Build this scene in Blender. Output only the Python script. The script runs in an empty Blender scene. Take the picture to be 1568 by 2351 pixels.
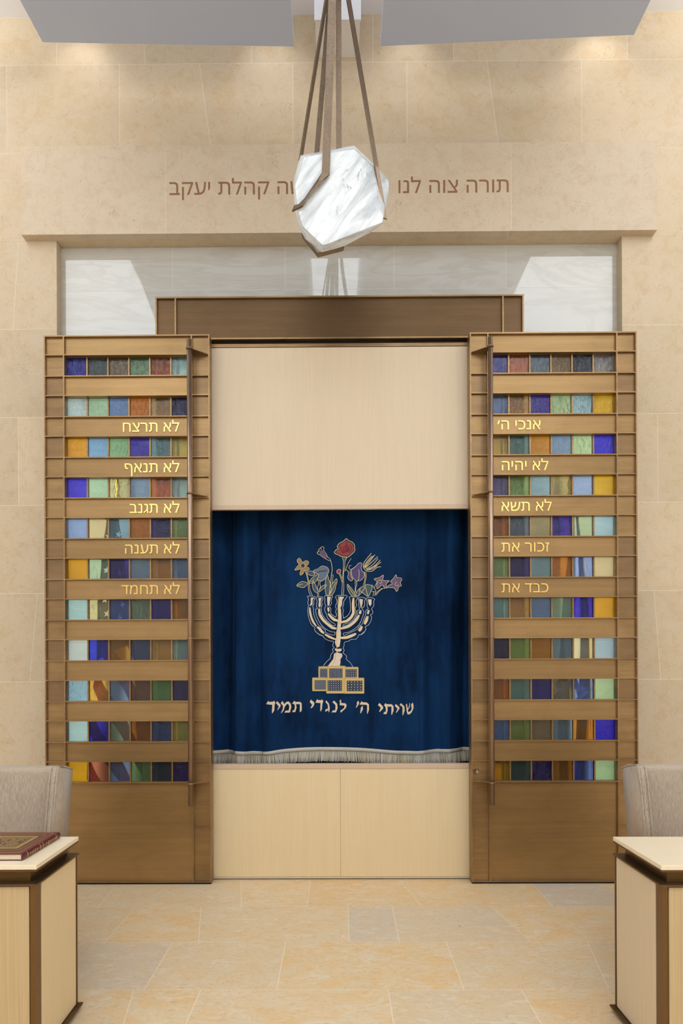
import bpy, bmesh, math, random
from mathutils import Vector, Matrix
random.seed(7)
PI = math.pi
sc = bpy.context.scene
COL = sc.collection

# ------------------------------------------------------------------ camera
cam_d = bpy.data.cameras.new('camera'); cam = bpy.data.objects.new('camera', cam_d); COL.objects.link(cam)
cam_d.sensor_fit = 'HORIZONTAL'; cam_d.sensor_width = 24.0; cam_d.lens = 24.0
cam_d.shift_x = (784.0 - 754.93) / 1568; cam_d.shift_y = (1543.39 - 1175.5) / 1568
cam_d.clip_end = 60
fw = Vector((-0.0062368, 0.99998, 0.00098518)); rt = Vector((0.99997303, 0.00624059, -0.00387173)); up = Vector((0.00387780, -0.000961005, 0.999992))
m = Matrix((rt, up, -fw)).transposed().to_4x4(); m.translation = Vector((0, -5.334433, 1.65))
cam.matrix_world = m
sc.camera = cam

# ------------------------------------------------------------------ exposure, world, lights
vs = sc.view_settings
vs.view_transform = 'Standard'; vs.look = 'None'; vs.gamma = 1.0; vs.use_curve_mapping = False
vs.exposure = 0.0
sc.cycles.max_bounces = 10; sc.cycles.diffuse_bounces = 5; sc.cycles.glossy_bounces = 5; sc.cycles.transparent_max_bounces = 16
sc.cycles.sample_clamp_indirect = 4.0; sc.cycles.caustics_reflective = False; sc.cycles.caustics_refractive = False
w = bpy.data.worlds.new('World'); sc.world = w; w.use_nodes = True
w.node_tree.nodes['Background'].inputs[0].default_value = (1, .97, .92, 1); w.node_tree.nodes['Background'].inputs[1].default_value = 0.05

def lamp(name, kind, loc, target, energy, color=(1, 1, 1), **k):
    d = bpy.data.lights.new(name, kind); o = bpy.data.objects.new(name, d); COL.objects.link(o)
    o.location = loc; d.energy = energy; d.color = color
    o.rotation_euler = (Vector(target) - Vector(loc)).to_track_quat('-Z', 'Y').to_euler()
    for a, b in k.items(): setattr(d, a, b)
    return o
def area(name, loc, target, energy, sx, sy, color=(1, 1, 1), **k):
    return lamp(name, 'AREA', loc, target, energy, color, shape='RECTANGLE', size=sx, size_y=sy, **k)
# cove lamps above the baffles, throwing light up to the white ceiling
for x, y, e in ((-3.6, -1.0, 60), (3.7, -1.0, 60), (-.55, -.75, 2.5), (.67, -.75, 2.5)):
    area('cove_uplight', (x, y, 6.8), (x, y, 8), e, .5, 1.2, (.95, .98, 1.0))
# wall-washing spots between baffles and stone wall
for x, e in ((-2.12, 5.5), (-0.5, 4), (0.66, 4), (2.28, 5.5)):
    lamp('wall_washer', 'SPOT', (x, 0.10, 7.18), (x, 0.50, 6.72), e, (1, .95, .87), spot_size=math.radians(84), spot_blend=.9, shadow_soft_size=0.05)
# added fill strips hidden behind the outer stiles, lighting the niche behind the glass
for x, d in ((-2.175, 1), (2.295, -1)):
    area('niche_fill', (x, .15, 2.2), (x + d * .5, .60, 2.2), 8, .05, 3.5, (.97, .98, 1.0))

# ------------------------------------------------------------------ helpers
def prop(o, label=None, cat=None, group=None, kind=None):
    if label: o['label'] = label
    if cat: o['category'] = cat
    if group: o['group'] = group
    if kind: o['kind'] = kind
    return o
def empty(name, loc, label, cat, group=None, rz=0.0):
    o = bpy.data.objects.new(name, None); COL.objects.link(o); o.location = loc; o.rotation_euler = (0, 0, rz)
    o.empty_display_size = .1
    return prop(o, label, cat, group, 'thing')
def root_of(o):
    while o.parent: o = o.parent
    return o
class MB:
    def __init__(s): s.bm = bmesh.new()
    def face(s, pts, mi=0):
        f = s.bm.faces.new([s.bm.verts.new(p) for p in pts]); f.material_index = mi; return f
    def box(s, x0, x1, y0, y1, z0, z1, mi=0, bev=0.0, seg=2):
        r = bmesh.ops.create_cube(s.bm, size=1)
        vs_ = r['verts']
        for v in vs_:
            v.co = Vector((x0 + (v.co.x + .5) * (x1 - x0), y0 + (v.co.y + .5) * (y1 - y0), z0 + (v.co.z + .5) * (z1 - z0)))
        fs = {f for v in vs_ for f in v.link_faces}
        for f in fs: f.material_index = mi
        if bev:
            es = {e for v in vs_ for e in v.link_edges}
            rr = bmesh.ops.bevel(s.bm, geom=list(es), offset=bev, segments=seg, affect='EDGES', profile=.5)
            for f in rr['faces']: f.material_index = mi
            return {v for f in rr['faces'] for v in f.verts} | {v for v in vs_ if v.is_valid}
        return set(vs_)
    def prism(s, a, b, mi=0):
        """two matching loops of 3-D points joined into a closed solid"""
        n = len(a); va = [s.bm.verts.new(p) for p in a]; vb = [s.bm.verts.new(p) for p in b]
        fs = [s.bm.faces.new(va), s.bm.faces.new(vb[::-1])]
        for i in range(n):
            j = (i + 1) % n; fs.append(s.bm.faces.new((va[j], va[i], vb[i], vb[j])))
        for f in fs: f.material_index = mi
    def tube(s, path, r, n=8, mi=0, cap=True):
        path = [Vector(p) for p in path]; rings = []
        ref = None
        for i, p in enumerate(path):
            t = (path[min(i + 1, len(path) - 1)] - path[max(i - 1, 0)]).normalized()
            if ref is None: ref = Vector((0, 1, 0)) if abs(t.y) < .9 else Vector((1, 0, 0))
            a = t.cross(ref).normalized(); b = t.cross(a).normalized()
            rr = r[i] if isinstance(r, (list, tuple)) else r
            rings.append([s.bm.verts.new(p + (a * math.cos(2 * PI * k / n) + b * math.sin(2 * PI * k / n)) * rr) for k in range(n)])
        for i in range(len(rings) - 1):
            for k in range(n):
                f = s.bm.faces.new((rings[i][k], rings[i][(k + 1) % n], rings[i + 1][(k + 1) % n], rings[i + 1][k])); f.material_index = mi; f.smooth = True
        if cap:
            for q in (rings[0][::-1], rings[-1]): s.bm.faces.new(q).material_index = mi
    def bar(s, path, side, w, t, mi=0):
        """flat bar of width w (along side) and thickness t following a path"""
        path = [Vector(p) for p in path]; rings = []
        for i, p in enumerate(path):
            tg = (path[min(i + 1, len(path) - 1)] - path[max(i - 1, 0)]).normalized()
            sd = Vector(side[i] if isinstance(side[0], (tuple, list)) else side); sd = (sd - tg * sd.dot(tg)).normalized()
            nn = tg.cross(sd).normalized()
            rings.append([s.bm.verts.new(p + sd * a * w / 2 + nn * b * t / 2) for a, b in ((-1, -1), (1, -1), (1, 1), (-1, 1))])
        for i in range(len(rings) - 1):
            for k in range(4):
                s.bm.faces.new((rings[i][k], rings[i][(k + 1) % 4], rings[i + 1][(k + 1) % 4], rings[i + 1][k])).material_index = mi
        for q in (rings[0][::-1], rings[-1]): s.bm.faces.new(q).material_index = mi
    def lathe(s, prof, c, n=24, mi=0, axis='z'):
        rings = []
        for r, h in prof:
            ring = []
            for k in range(n):
                a = 2 * PI * k / n; p = (r * math.cos(a), r * math.sin(a), h)
                if axis == 'y': p = (p[0], h, p[1])
                ring.append(s.bm.verts.new(Vector(c) + Vector(p)))
            rings.append(ring)
        for i in range(len(rings) - 1):
            for k in range(n):
                f = s.bm.faces.new((rings[i][k], rings[i][(k + 1) % n], rings[i + 1][(k + 1) % n], rings[i + 1][k])); f.material_index = mi; f.smooth = True
        for q in (rings[0], rings[-1]):
            try: s.bm.faces.new(q).material_index = mi
            except ValueError: pass
    def build(s, name, mats, parent=None, local=False, smooth=False, normals=True):
        if normals: bmesh.ops.recalc_face_normals(s.bm, faces=s.bm.faces)
        if smooth:
            for f in s.bm.faces: f.smooth = True
        if parent and not local:
            bmesh.ops.translate(s.bm, verts=s.bm.verts, vec=-root_of(parent).location)
        me = bpy.data.meshes.new(name); s.bm.to_mesh(me); s.bm.free()
        for mm in (mats if isinstance(mats, (list, tuple)) else [mats]): me.materials.append(mm)
        o = bpy.data.objects.new(name, me); COL.objects.link(o)
        if parent: o.parent = parent
        return o
def struct(name, mb, mats): return prop(mb.build(name, mats), kind='structure')

# ------------------------------------------------------------------ materials
def lin(c): return tuple((x / 255 / 12.92) if x / 255 <= .04045 else ((x / 255 + .055) / 1.055) ** 2.4 for x in c) + (1,)
class NT:
    def __init__(s, name):
        s.m = bpy.data.materials.new(name); s.m.use_nodes = True; s.t = s.m.node_tree; s.b = s.t.nodes['Principled BSDF']; s.out = s.t.nodes['Material Output']
    def n(s, typ, **k):
        nd = s.t.nodes.new(typ)
        for a, b in k.items():
            if a.startswith('i_'):
                key = a[2:]; key = int(key) if key.isdigit() else key.replace('_', ' ')
                nd.inputs[key].default_value = b
            else: setattr(nd, a, b)
        return nd
    def l(s, a, b): s.t.links.new(a, b)
    def coord(s, scale=(1, 1, 1), rot=(0, 0, 0), out='Object'):
        c = s.n('ShaderNodeTexCoord'); mp = s.n('ShaderNodeMapping'); mp.inputs['Scale'].default_value = scale; mp.inputs['Rotation'].default_value = rot
        s.l(c.outputs[out], mp.inputs['Vector']); return mp.outputs['Vector']
    def noise(s, vec, scale, detail=4, rough=.5, dist=0):
        nd = s.n('ShaderNodeTexNoise'); nd.inputs['Scale'].default_value = scale; nd.inputs['Detail'].default_value = detail
        nd.inputs['Roughness'].default_value = rough; nd.inputs['Distortion'].default_value = dist
        if vec is not None: s.l(vec, nd.inputs['Vector'])
        return nd.outputs['Fac']
    def ramp(s, fac, stops):
        r = s.n('ShaderNodeValToRGB'); e = r.color_ramp.elements
        while len(e) < len(stops): e.new(.5)
        for el, (p, c) in zip(e, stops):
            el.position = p; el.color = c if isinstance(c, tuple) else (c, c, c, 1)
        s.l(fac, r.inputs['Fac']); return r.outputs['Color']
    def mix(s, fac, a, b, mode='MIX'):
        nd = s.n('ShaderNodeMix', data_type='RGBA', blend_type=mode)
        for sock, v in ((nd.inputs['Factor'], fac), (nd.inputs['A'], a), (nd.inputs['B'], b)):
            if isinstance(v, (int, float, tuple)): sock.default_value = v
            else: s.l(v, sock)
        return nd.outputs['Result']
    def math(s, op, a, b=0.0):
        nd = s.n('ShaderNodeMath', operation=op)
        for sock, v in ((nd.inputs[0], a), (nd.inputs[1], b)):
            if isinstance(v, (int, float)): sock.default_value = v
            else: s.l(v, sock)
        return nd.outputs[0]
    def bump(s, h, strength, dist=.01):
        nd = s.n('ShaderNodeBump'); nd.inputs['Strength'].default_value = strength; nd.inputs['Distance'].default_value = dist
        s.l(h, nd.inputs['Height']); s.l(nd.outputs['Normal'], s.b.inputs['Normal']); return nd.outputs['Normal']
    def set(s, **k):
        for a, v in k.items():
            sock = s.b.inputs[a.replace('_', ' ')]
            if isinstance(v, (int, float, tuple)): sock.default_value = v
            else: s.l(v, sock)
        return s.m

def simple(name, rgb, rough=.5, metal=0.0, **k):
    t = NT(name); return t.set(Base_Color=lin(rgb), Roughness=rough, Metallic=metal, **k)

def stone(name, c1, c2, fleck, grey, rough=.55, flat=(1, 1, 1), island=.15, fl=.45, warm=None):
    t = NT(name); v = t.coord(flat)
    big = t.noise(v, 1.7, 5, .6, .6)
    col = t.mix(t.ramp(big, [(.35, 0.0), (.65, 1.0)]), lin(c1), lin(c2))
    geo = t.n('ShaderNodeNewGeometry')
    # every block has a tone of its own
    col = t.mix(.85, col, t.ramp(geo.outputs['Random Per Island'], [(0, lin(warm or c1)), (.45, lin(c2)), (1, lin(grey))]), 'MIX') if warm else col
    tone = t.math('ADD', t.math('MULTIPLY', geo.outputs['Random Per Island'], island), 1 - island / 2)
    mot = t.noise(v, 9, 6, .65, .8)
    col = t.mix(t.ramp(mot, [(.48, 0.0), (.72, fl * .95)]), col, lin(fleck))
    fine = t.noise(v, 34, 5, .6, 2.2)
    col = t.mix(t.ramp(fine, [(.57, 0.0), (.72, fl * .95)]), col, lin(tuple(int(x * .78) for x in fleck)))
    tiny = t.noise(v, 85, 3, .6, 1.5); col = t.mix(t.ramp(tiny, [(.62, 0.0), (.78, fl * .7)]), col, lin(tuple(int(x * .70) for x in fleck)))
    pale = t.noise(v, 6, 4, .55, 1.5)
    col = t.mix(t.ramp(pale, [(.58, 0.0), (.75, .35)]), col, lin(grey))
    rare = t.noise(v, 5.5, 2, .5, .2)
    vein = t.noise(v, 22, 3, .6, 4)
    spot = t.math('MULTIPLY', t.ramp(rare, [(.60, 0.0), (.72, 1.0)]), t.ramp(vein, [(.52, 0.0), (.62, .32)]))
    col = t.mix(spot, col, lin(tuple(int(x * .66) for x in fleck)))
    mulc = t.n('ShaderNodeCombineColor')
    for i in range(3): t.l(tone, mulc.inputs[i])
    col = t.mix(1.0, col, mulc.outputs[0], 'MULTIPLY')
    t.bump(fine, .06, .004)
    return t.set(Base_Color=col, Roughness=rough)

def floor_stone():
    t = NT('floor_stone'); geo = t.n('ShaderNodeNewGeometry'); rnd = geo.outputs['Random Per Island']
    ad = t.n('ShaderNodeVectorMath', operation='ADD'); cb = t.n('ShaderNodeCombineXYZ'); t.l(t.math('MULTIPLY', rnd, 40.0), cb.inputs[0]); t.l(t.math('MULTIPLY', rnd, 23.0), cb.inputs[2])
    tc = t.n('ShaderNodeTexCoord'); mp = t.n('ShaderNodeMapping'); mp.inputs['Scale'].default_value = (.8, 1.25, 1); t.l(tc.outputs['Object'], mp.inputs['Vector'])
    t.l(mp.outputs['Vector'], ad.inputs[0]); t.l(cb.outputs[0], ad.inputs[1]); v = ad.outputs[0]
    base = t.ramp(rnd, [(0.0, lin((218, 192, 152))), (.35, lin((222, 200, 164))), (.7, lin((214, 194, 162))), (1.0, lin((204, 190, 172)))])
    p1 = t.noise(v, 5, 7, .68, 1.0); p2 = t.noise(v, 7.5, 6, .66, 1.4); p3 = t.noise(v, 40, 4, .6, 1.0); p4 = t.noise(v, 16, 3, .6, .3)
    warm = t.math('SUBTRACT', 1.0, t.math('MULTIPLY', rnd, .75))
    col = t.mix(t.math('MULTIPLY', t.ramp(p1, [(.46, 0.0), (.62, .75)]), warm), base, lin((222, 180, 118)))
    col = t.mix(t.ramp(p2, [(.52, 0.0), (.68, .55)]), col, lin((228, 216, 200)))
    col = t.mix(t.ramp(p3, [(.50, 0.0), (.72, .5)]), col, lin((190, 156, 108)))
    col = t.mix(t.ramp(p4, [(.70, 0.0), (.76, .55)]), col, lin((158, 122, 80)))
    t.bump(p3, .04, .003)
    return t.set(Base_Color=col, Roughness=.42)
M = {}
M['stone'] = stone('jerusalem_stone', (212, 192, 158), (216, 196, 166), (196, 160, 106), (214, 202, 182))
M['stone_lintel'] = stone('lintel_stone', (211, 192, 163), (214, 196, 170), (192, 160, 128), (208, 194, 172))
M['floor'] = floor_stone()
M['grout'] = simple('grout', (240, 232, 216), .9)
M['white'] = simple('white_paint', (236, 236, 238), .7)
M['bafflepaint'] = simple('baffle_paint', (194, 206, 232), .6)
def marble(name='white_marble', rough=.025):
    t = NT(name); v = t.coord((.35, 1, 1.6))
    a = t.noise(v, 2.2, 8, .62, 1.6); b = t.noise(v, 7, 4, .5, 2.5)
    geo = t.n('ShaderNodeNewGeometry')
    col = t.mix(t.ramp(a, [(.42, 0.0), (.50, .55), (.58, 0.0)]), lin((206, 204, 196)), lin((188, 182, 168)))
    col = t.mix(t.ramp(b, [(.5, 0.0), (.75, .3)]), col, lin((206, 205, 200)))
    tone = t.math('ADD', t.math('MULTIPLY', geo.outputs['Random Per Island'], .05), .96)
    mc = t.n('ShaderNodeCombineColor')
    for i in range(3): t.l(tone, mc.inputs[i])
    return t.set(Base_Color=t.mix(1.0, col, mc.outputs[0], 'MULTIPLY'), Roughness=rough, Specular_IOR_Level=1.0 if rough < .1 else .4)
M['marble'] = marble(); M['marble_honed'] = marble('honed_marble', .6)
def bronze(name, c1, c2, rough=.42, stretch=(.6, 4, 28), patch=.6, metal=.72, streak=.5, cells=False):
    t = NT(name); v = t.coord(stretch); v2 = t.coord((1, 1, 2.2))
    s_ = t.noise(v, 3.0, 6, .65, .15); p_ = t.noise(v2, 2.6, 4, .6, .7)
    f_ = t.noise(t.coord((1.5, 8, 110)), 6, 3, .6)
    col = t.mix(t.ramp(s_, [(.30, .5 - streak), (.70, .5 + streak)]), lin(c2), lin(c1))
    col = t.mix(t.ramp(p_, [(.45, 0.0), (.75, patch)]), col, lin(tuple(int(x * .8) for x in c2)))
    if cells:                                                  # every plate between two ribs took the patina differently
        geo = t.n('ShaderNodeNewGeometry'); rnd = geo.outputs['Random Per Island']
        col = t.mix(t.ramp(rnd, [(.25, .5), (.6, 0.0)]), col, lin((112, 88, 66)))
    r = t.math('ADD', t.math('MULTIPLY', f_, .12), rough - .06)
    t.bump(f_, .05, .002)
    oi = t.n('ShaderNodeObjectInfo'); tone = t.math('ADD', t.math('MULTIPLY', oi.outputs['Random'], .16), .92)
    mc = t.n('ShaderNodeCombineColor')
    for i in range(3): t.l(tone, mc.inputs[i])
    return t.set(Base_Color=t.mix(1.0, col, mc.outputs[0], 'MULTIPLY'), Metallic=metal, Roughness=r)
M['bronze'] = bronze('brushed_bronze', (166, 132, 86), (146, 115, 73), .33, (.22, 4, 12), .35, .6, .35)
M['bronze_stile'] = bronze('patinated_stile_bronze', (170, 136, 90), (140, 111, 73), .33, (.4, 4, 10), .5, .65, .4, True)
M['bronze_edge'] = bronze('bronze_edge', (166, 134, 94), (142, 112, 76), .36)
M['bronze_dark'] = bronze('dark_bronze', (116, 90, 62), (98, 76, 52), .46, (.3, 4, 9), .25, .8, .35)
M['bronze_handle'] = simple('handle_bronze', (166, 140, 120), .33, .9)
M['bronze_deep'] = simple('deep_bronze', (98, 74, 42), .38, .8); M['bronze_post'] = simple('post_bronze', (118, 88, 50), .36, .75)
M['strap'] = bronze('strap_bronze', (146, 126, 104), (118, 98, 78), .42, (30, 30, 30), .3)
M['gold'] = simple('polished_gold', (238, 202, 120), .22, 1.0)
M['black'] = simple('black_recess', (10, 9, 8), .7)
def wood(name, c1, c2, rough=.5):
    t = NT(name); v = t.coord((40, 40, 1.1)); a = t.noise(v, 3, 5, .6, .3); b = t.noise(t.coord((9, 9, .25)), 2, 3, .5)
    col = t.mix(t.ramp(a, [(.3, 0.0), (.7, 1.0)]), lin(c1), lin(c2)); col = t.mix(t.ramp(b, [(.4, 0.0), (.8, .2)]), col, lin(tuple(int(x * .93) for x in c1)))
    t.bump(a, .08, .002); return t.set(Base_Color=col, Roughness=rough)
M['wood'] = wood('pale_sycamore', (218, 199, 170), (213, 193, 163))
M['wood_low'] = wood('pale_sycamore_low', (226, 204, 162), (221, 198, 155))
M['wood_edge'] = wood('sycamore_edge', (206, 180, 154), (198, 172, 144))
def reed():
    t = NT('reeded_veneer'); v = t.coord((1, 1, .02)); wv = t.noise(t.coord((150, 150, .6)), 3, 3, .6)
    col = t.mix(t.ramp(wv, [(.38, 0.0), (.62, 1.0)]), lin((184, 158, 116)), lin((200, 174, 132)))
    t.bump(wv, .2, .003); return t.set(Base_Color=col, Roughness=.5)
M['reed'] = reed()
M['wood_top'] = wood('desk_top_veneer', (238, 222, 194), (232, 214, 184), .32)
def velvet():
    t = NT('navy_velvet'); v = t.coord((1.5, 1, .42)); a = t.noise(v, 7, 6, .68, .35); b = t.noise(t.coord((200, 1, 200)), 2, 2, .5); c = t.noise(t.coord((1, 1, .6)), 2.2, 3, .5, .3)
    col = t.mix(t.ramp(a, [(.40, 0.0), (.68, 1.0)]), lin((4, 18, 40)), lin((13, 44, 84))); col = t.mix(t.math('MULTIPLY', t.ramp(c, [(.40, 0.0), (.65, 1.0)]), .6), col, lin((19, 58, 102)))
    col = t.mix(.22, col, t.ramp(b, [(.3, lin((4, 20, 46))), (.7, lin((26, 70, 118)))]))
    t.bump(b, .15, .002)
    return t.set(Base_Color=col, Roughness=.9, Sheen_Weight=.55, Sheen_Roughness=.3, Sheen_Tint=lin((90, 150, 215)), Specular_IOR_Level=.1)
M['velvet'] = velvet()
THREAD = [(158, 126, 74), (14, 22, 46), (52, 72, 104), (54, 80, 88), (92, 108, 132), (98, 74, 110), (158, 28, 34), (60, 20, 34), (66, 52, 112), (226, 206, 186), (232, 204, 132), (232, 214, 168), (214, 216, 218)]
THREAD_M = []
for i_, c_ in enumerate(THREAD):
    t_ = NT('thread_%d' % i_); nz_ = t_.noise(t_.coord((500, 1, 120)), 1, 2, .5)
    t_.set(Base_Color=t_.mix(t_.ramp(nz_, [(.3, 0.0), (.7, 1.0)]), lin(tuple(int(x * .86) for x in c_)), lin(tuple(min(255, int(x * 1.06)) for x in c_))), Roughness=.5)
    THREAD_M.append(t_.m)
M['thread_line'] = THREAD_M[11]; M['thread_white'] = THREAD_M[12]; M['thread_gold'] = THREAD_M[10]
def fabric():
    t = NT('taupe_chenille'); a = t.noise(t.coord((90, 90, 7)), 3, 5, .65, .3); b = t.noise(t.coord(), 4, 3, .5)
    col = t.mix(t.ramp(a, [(.34, 0.0), (.66, 1.0)]), lin((152, 136, 118)), lin((192, 174, 154))); col = t.mix(t.ramp(b, [(.4, 0.0), (.7, .3)]), col, lin((184, 166, 144)))
    t.bump(a, .18, .003); return t.set(Base_Color=col, Roughness=.85, Sheen_Weight=.25, Specular_IOR_Level=.2)
M['fabric'] = fabric()
def alabaster():
    t = NT('veined_alabaster'); tc = t.n('ShaderNodeTexCoord'); mp = t.n('ShaderNodeMapping', vector_type='TEXTURE')
    mp.inputs['Rotation'].default_value = (0, .68, 0); mp.inputs['Scale'].default_value = (1, 1, 4.5); t.l(tc.outputs['Object'], mp.inputs['Vector']); v = mp.outputs['Vector']
    a = t.noise(v, 9, 6, .62, .6); b = t.noise(v, 30, 5, .6, .5); c = t.noise(t.coord(), 3.4, 3, .5, .4); d = t.noise(t.coord((1, 1, .6), (0, .5, 0)), 4.0, 5, .6, 1.2)
    col = t.mix(t.ramp(a, [(.45, 0.0), (.72, .85)]), lin((226, 230, 232)), lin((128, 136, 142)))
    col = t.mix(t.math('MULTIPLY', t.ramp(b, [(.45, 0.0), (.75, .6)]), t.ramp(c, [(.35, .2), (.65, 1.0)])), col, lin((140, 148, 154)))
    crack = t.math('MULTIPLY', t.ramp(d, [(.488, 0.0), (.5, .95), (.512, 0.0)]), t.ramp(c, [(.54, 0.0), (.64, 1.0)]))
    col = t.mix(crack, col, lin((52, 54, 54)))
    t.bump(a, .15, .012)
    return t.set(Base_Color=col, Roughness=.35, Emission_Color=col, Emission_Strength=.20)
M['alabaster'] = alabaster()
def glass():
    t = NT('stained_glass'); oi = t.n('ShaderNodeObjectInfo'); c = t.n('ShaderNodeTexCoord'); geo = t.n('ShaderNodeNewGeometry')
    ad = t.n('ShaderNodeVectorMath', operation='ADD'); cb = t.n('ShaderNodeCombineXYZ'); r50 = t.math('MULTIPLY', oi.outputs['Random'], 50.0)
    t.l(r50, cb.inputs[0]); t.l(c.outputs['Object'], ad.inputs[0]); t.l(cb.outputs[0], ad.inputs[1])
    mp = t.n('ShaderNodeMapping'); mp.inputs['Scale'].default_value = (1, 1, .5); t.l(ad.outputs[0], mp.inputs['Vector'])
    h = t.noise(mp.outputs['Vector'], 34, 3, .55, 1.6)
    bp = t.n('ShaderNodeBump'); bp.inputs['Distance'].default_value = .012; t.l(h, bp.inputs['Height'])
    rs = t.math('FRACT', t.math('MULTIPLY', oi.outputs['Random'], 17.0)); rs = t.math('MULTIPLY', t.math('POWER', rs, 2.5), .55); t.l(t.math('ADD', rs, .24), bp.inputs['Strength'])
    tint = oi.outputs['Color']
    streak = t.noise(mp.outputs['Vector'], 8, 4, .6, 1)
    tint2 = t.mix(t.ramp(streak, [(.3, 0.0), (.8, .30)]), tint, (1, 1, 1, 1), 'MULTIPLY')
    tr = t.n('ShaderNodeBsdfTransparent'); t.l(tint2, tr.inputs['Color'])
    df = t.n('ShaderNodeBsdfDiffuse'); t.l(t.mix(1.0, tint2, tint2, 'MULTIPLY'), df.inputs['Color']); t.l(bp.outputs['Normal'], df.inputs['Normal'])
    m1 = t.n('ShaderNodeMixShader'); m1.inputs[0].default_value = .07; t.l(tr.outputs[0], m1.inputs[1]); t.l(df.outputs[0], m1.inputs[2])
    gl = t.n('ShaderNodeBsdfGlossy'); gl.inputs['Roughness'].default_value = .10; t.l(bp.outputs['Normal'], gl.inputs['Normal'])
    fr = t.n('ShaderNodeFresnel'); fr.inputs['IOR'].default_value = 1.5; t.l(bp.outputs['Normal'], fr.inputs['Normal'])
    m2 = t.n('ShaderNodeMixShader'); t.l(fr.outputs[0], m2.inputs[0]); t.l(m1.outputs[0], m2.inputs[1]); t.l(gl.outputs[0], m2.inputs[2])
    t.l(m2.outputs[0], t.out.inputs['Surface']); t.t.nodes.remove(t.b); return t.m
M['glass'] = glass()

# outlines of the Hebrew letters (thousandths), stitched curtain pattern (half millimetres in the x-z plane)
ADV = {"ל": 0.51, "א": 0.606, "ת": 0.667, "ר": 0.542, "צ": 0.559, "ח": 0.672, "נ": 0.397, "ף": 0.583, "ג": 0.347, "ב": 0.542, "ע": 0.608, "ה": 0.652, "מ": 0.645, "ד": 0.523, "כ": 0.54, "י": 0.235, "׳": 0.182, "ש": 0.703, "ז": 0.3, "ו": 0.26, "ק": 0.63}
GLYPH = {"5dc":[[84,475,381,475,381,420,231,0,155,0,306,408,12,408,12,610,84,610]],"5d0":[[361,0,155,306,40,475,125,475,318,188,446,0],[45,0,45,127,49,182,60,229,80,268,106,299,138,323,176,339,197,286,173,273,153,256,137,233,126,205,117,132,117,0],[309,148,285,200,309,213,328,230,343,253,354,281,362,353,362,475,435,475,435,358,431,304,420,258,402,219,377,188,346,165]],"5ea":[[399,0,399,309,392,356,374,386,344,403,305,408,31,408,31,475,310,475,381,466,431,439,461,392,471,323,471,0],[28,0,28,67,65,67,84,71,98,85,106,108,109,140,109,440,181,440,181,144,174,81,153,36,116,9,61,0]],"5e8":[[298,0,298,309,292,356,274,386,244,403,204,408,12,408,12,475,209,475,281,466,331,439,361,392,370,323,370,0]],"5e6":[[345,6,25,475,110,475,288,202,386,53],[20,0,20,67,369,67,386,53,386,0],[282,168,258,221,292,241,317,274,331,318,336,374,336,475,408,475,408,378,404,325,393,279,375,240,350,209,319,185]],"5d7":[[314,475,385,466,435,439,465,392,475,323,475,0,403,0,403,309,396,356,378,386,348,403,309,408,140,408,140,0,68,0,68,475]],"5e0":[[24,0,24,67,182,67,182,357,179,381,170,397,156,405,136,408,50,408,50,475,156,475,195,469,226,450,247,416,254,366,254,0]],"5e3":[[339,-192,339,237,329,311,298,364,247,397,176,408,8,408,8,475,184,475,237,470,282,458,321,437,354,409,379,375,397,335,408,290,411,240,411,-192],[145,171,102,176,67,190,41,213,22,244,12,281,8,324,8,475,80,475,80,330,89,279,100,261,115,248,155,238,168,239,181,240,181,173,163,172]],"5d2":[[12,-8,12,69,69,97,114,137,136,168,153,202,163,238,166,274,166,357,163,381,154,397,140,405,120,408,42,408,42,475,140,475,179,469,210,450,231,416,237,366,237,144,254,0,195,0,172,132,169,132,132,80,91,40,49,11]],"5d1":[[280,0,280,309,274,356,255,386,225,403,186,408,24,408,24,475,191,475,262,466,312,439,342,392,352,323,352,0],[24,0,24,67,415,67,415,0]],"5e2":[[20,0,20,67,165,67,210,70,250,79,284,94,312,116,335,146,353,184,366,230,374,285,391,475,464,475,446,285,435,209,409,133,388,97,360,65,325,38,282,18,229,4,165,0],[153,54,55,475,128,475,224,54]],"5d4":[[386,0,386,309,380,356,362,386,332,403,293,408,68,408,68,475,298,475,369,466,419,439,449,392,459,323,459,0],[68,0,68,284,140,284,140,0]],"5de":[[281,484,332,479,374,464,408,439,433,406,448,367,453,322,453,0,245,0,245,67,381,67,381,310,375,355,356,390,323,413,276,421,238,416,206,402,180,378,162,347,148,308,140,262,112,0,40,0,76,329,44,475,116,475,130,407,132,407,156,436,186,461,227,478]],"5d3":[[254,0,254,436,326,436,326,0],[8,408,8,475,399,475,399,408]],"5db":[[24,0,24,67,178,67,241,79,285,114,310,169,318,237,308,311,278,364,228,397,158,408,24,408,24,475,166,475,218,470,264,458,303,437,335,409,360,375,378,335,389,290,393,240,387,176,368,118,338,69,296,32,243,8,178,0]],"5d9":[[60,171,60,475,132,475,132,243,96,171]],"5f3":[[10,278,21,326,32,378,41,429,49,475,124,475,130,466,112,405,87,340,61,278]],"5e9":[[74,0,32,475,104,475,140,67,241,67,280,70,317,79,351,95,380,118,406,148,426,186,441,231,450,285,468,475,540,475,522,285,510,216,483,140,461,104,433,71,398,42,355,19,303,5,241,0],[120,162,114,227,181,248,218,268,241,302,251,352,262,475,334,475,325,366,316,305,298,254,282,233,259,214,192,184]],"5d6":[[79,0,79,280,82,315,90,344,115,384,140,406,140,408,20,408,20,475,220,475,220,414,196,395,166,356,155,327,152,289,152,0]],"5d5":[[68,0,68,475,140,475,140,0]],"5e7":[[251,0,402,408,64,408,64,475,477,475,477,420,327,0],[64,-193,64,290,136,290,136,-193]]}
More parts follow.
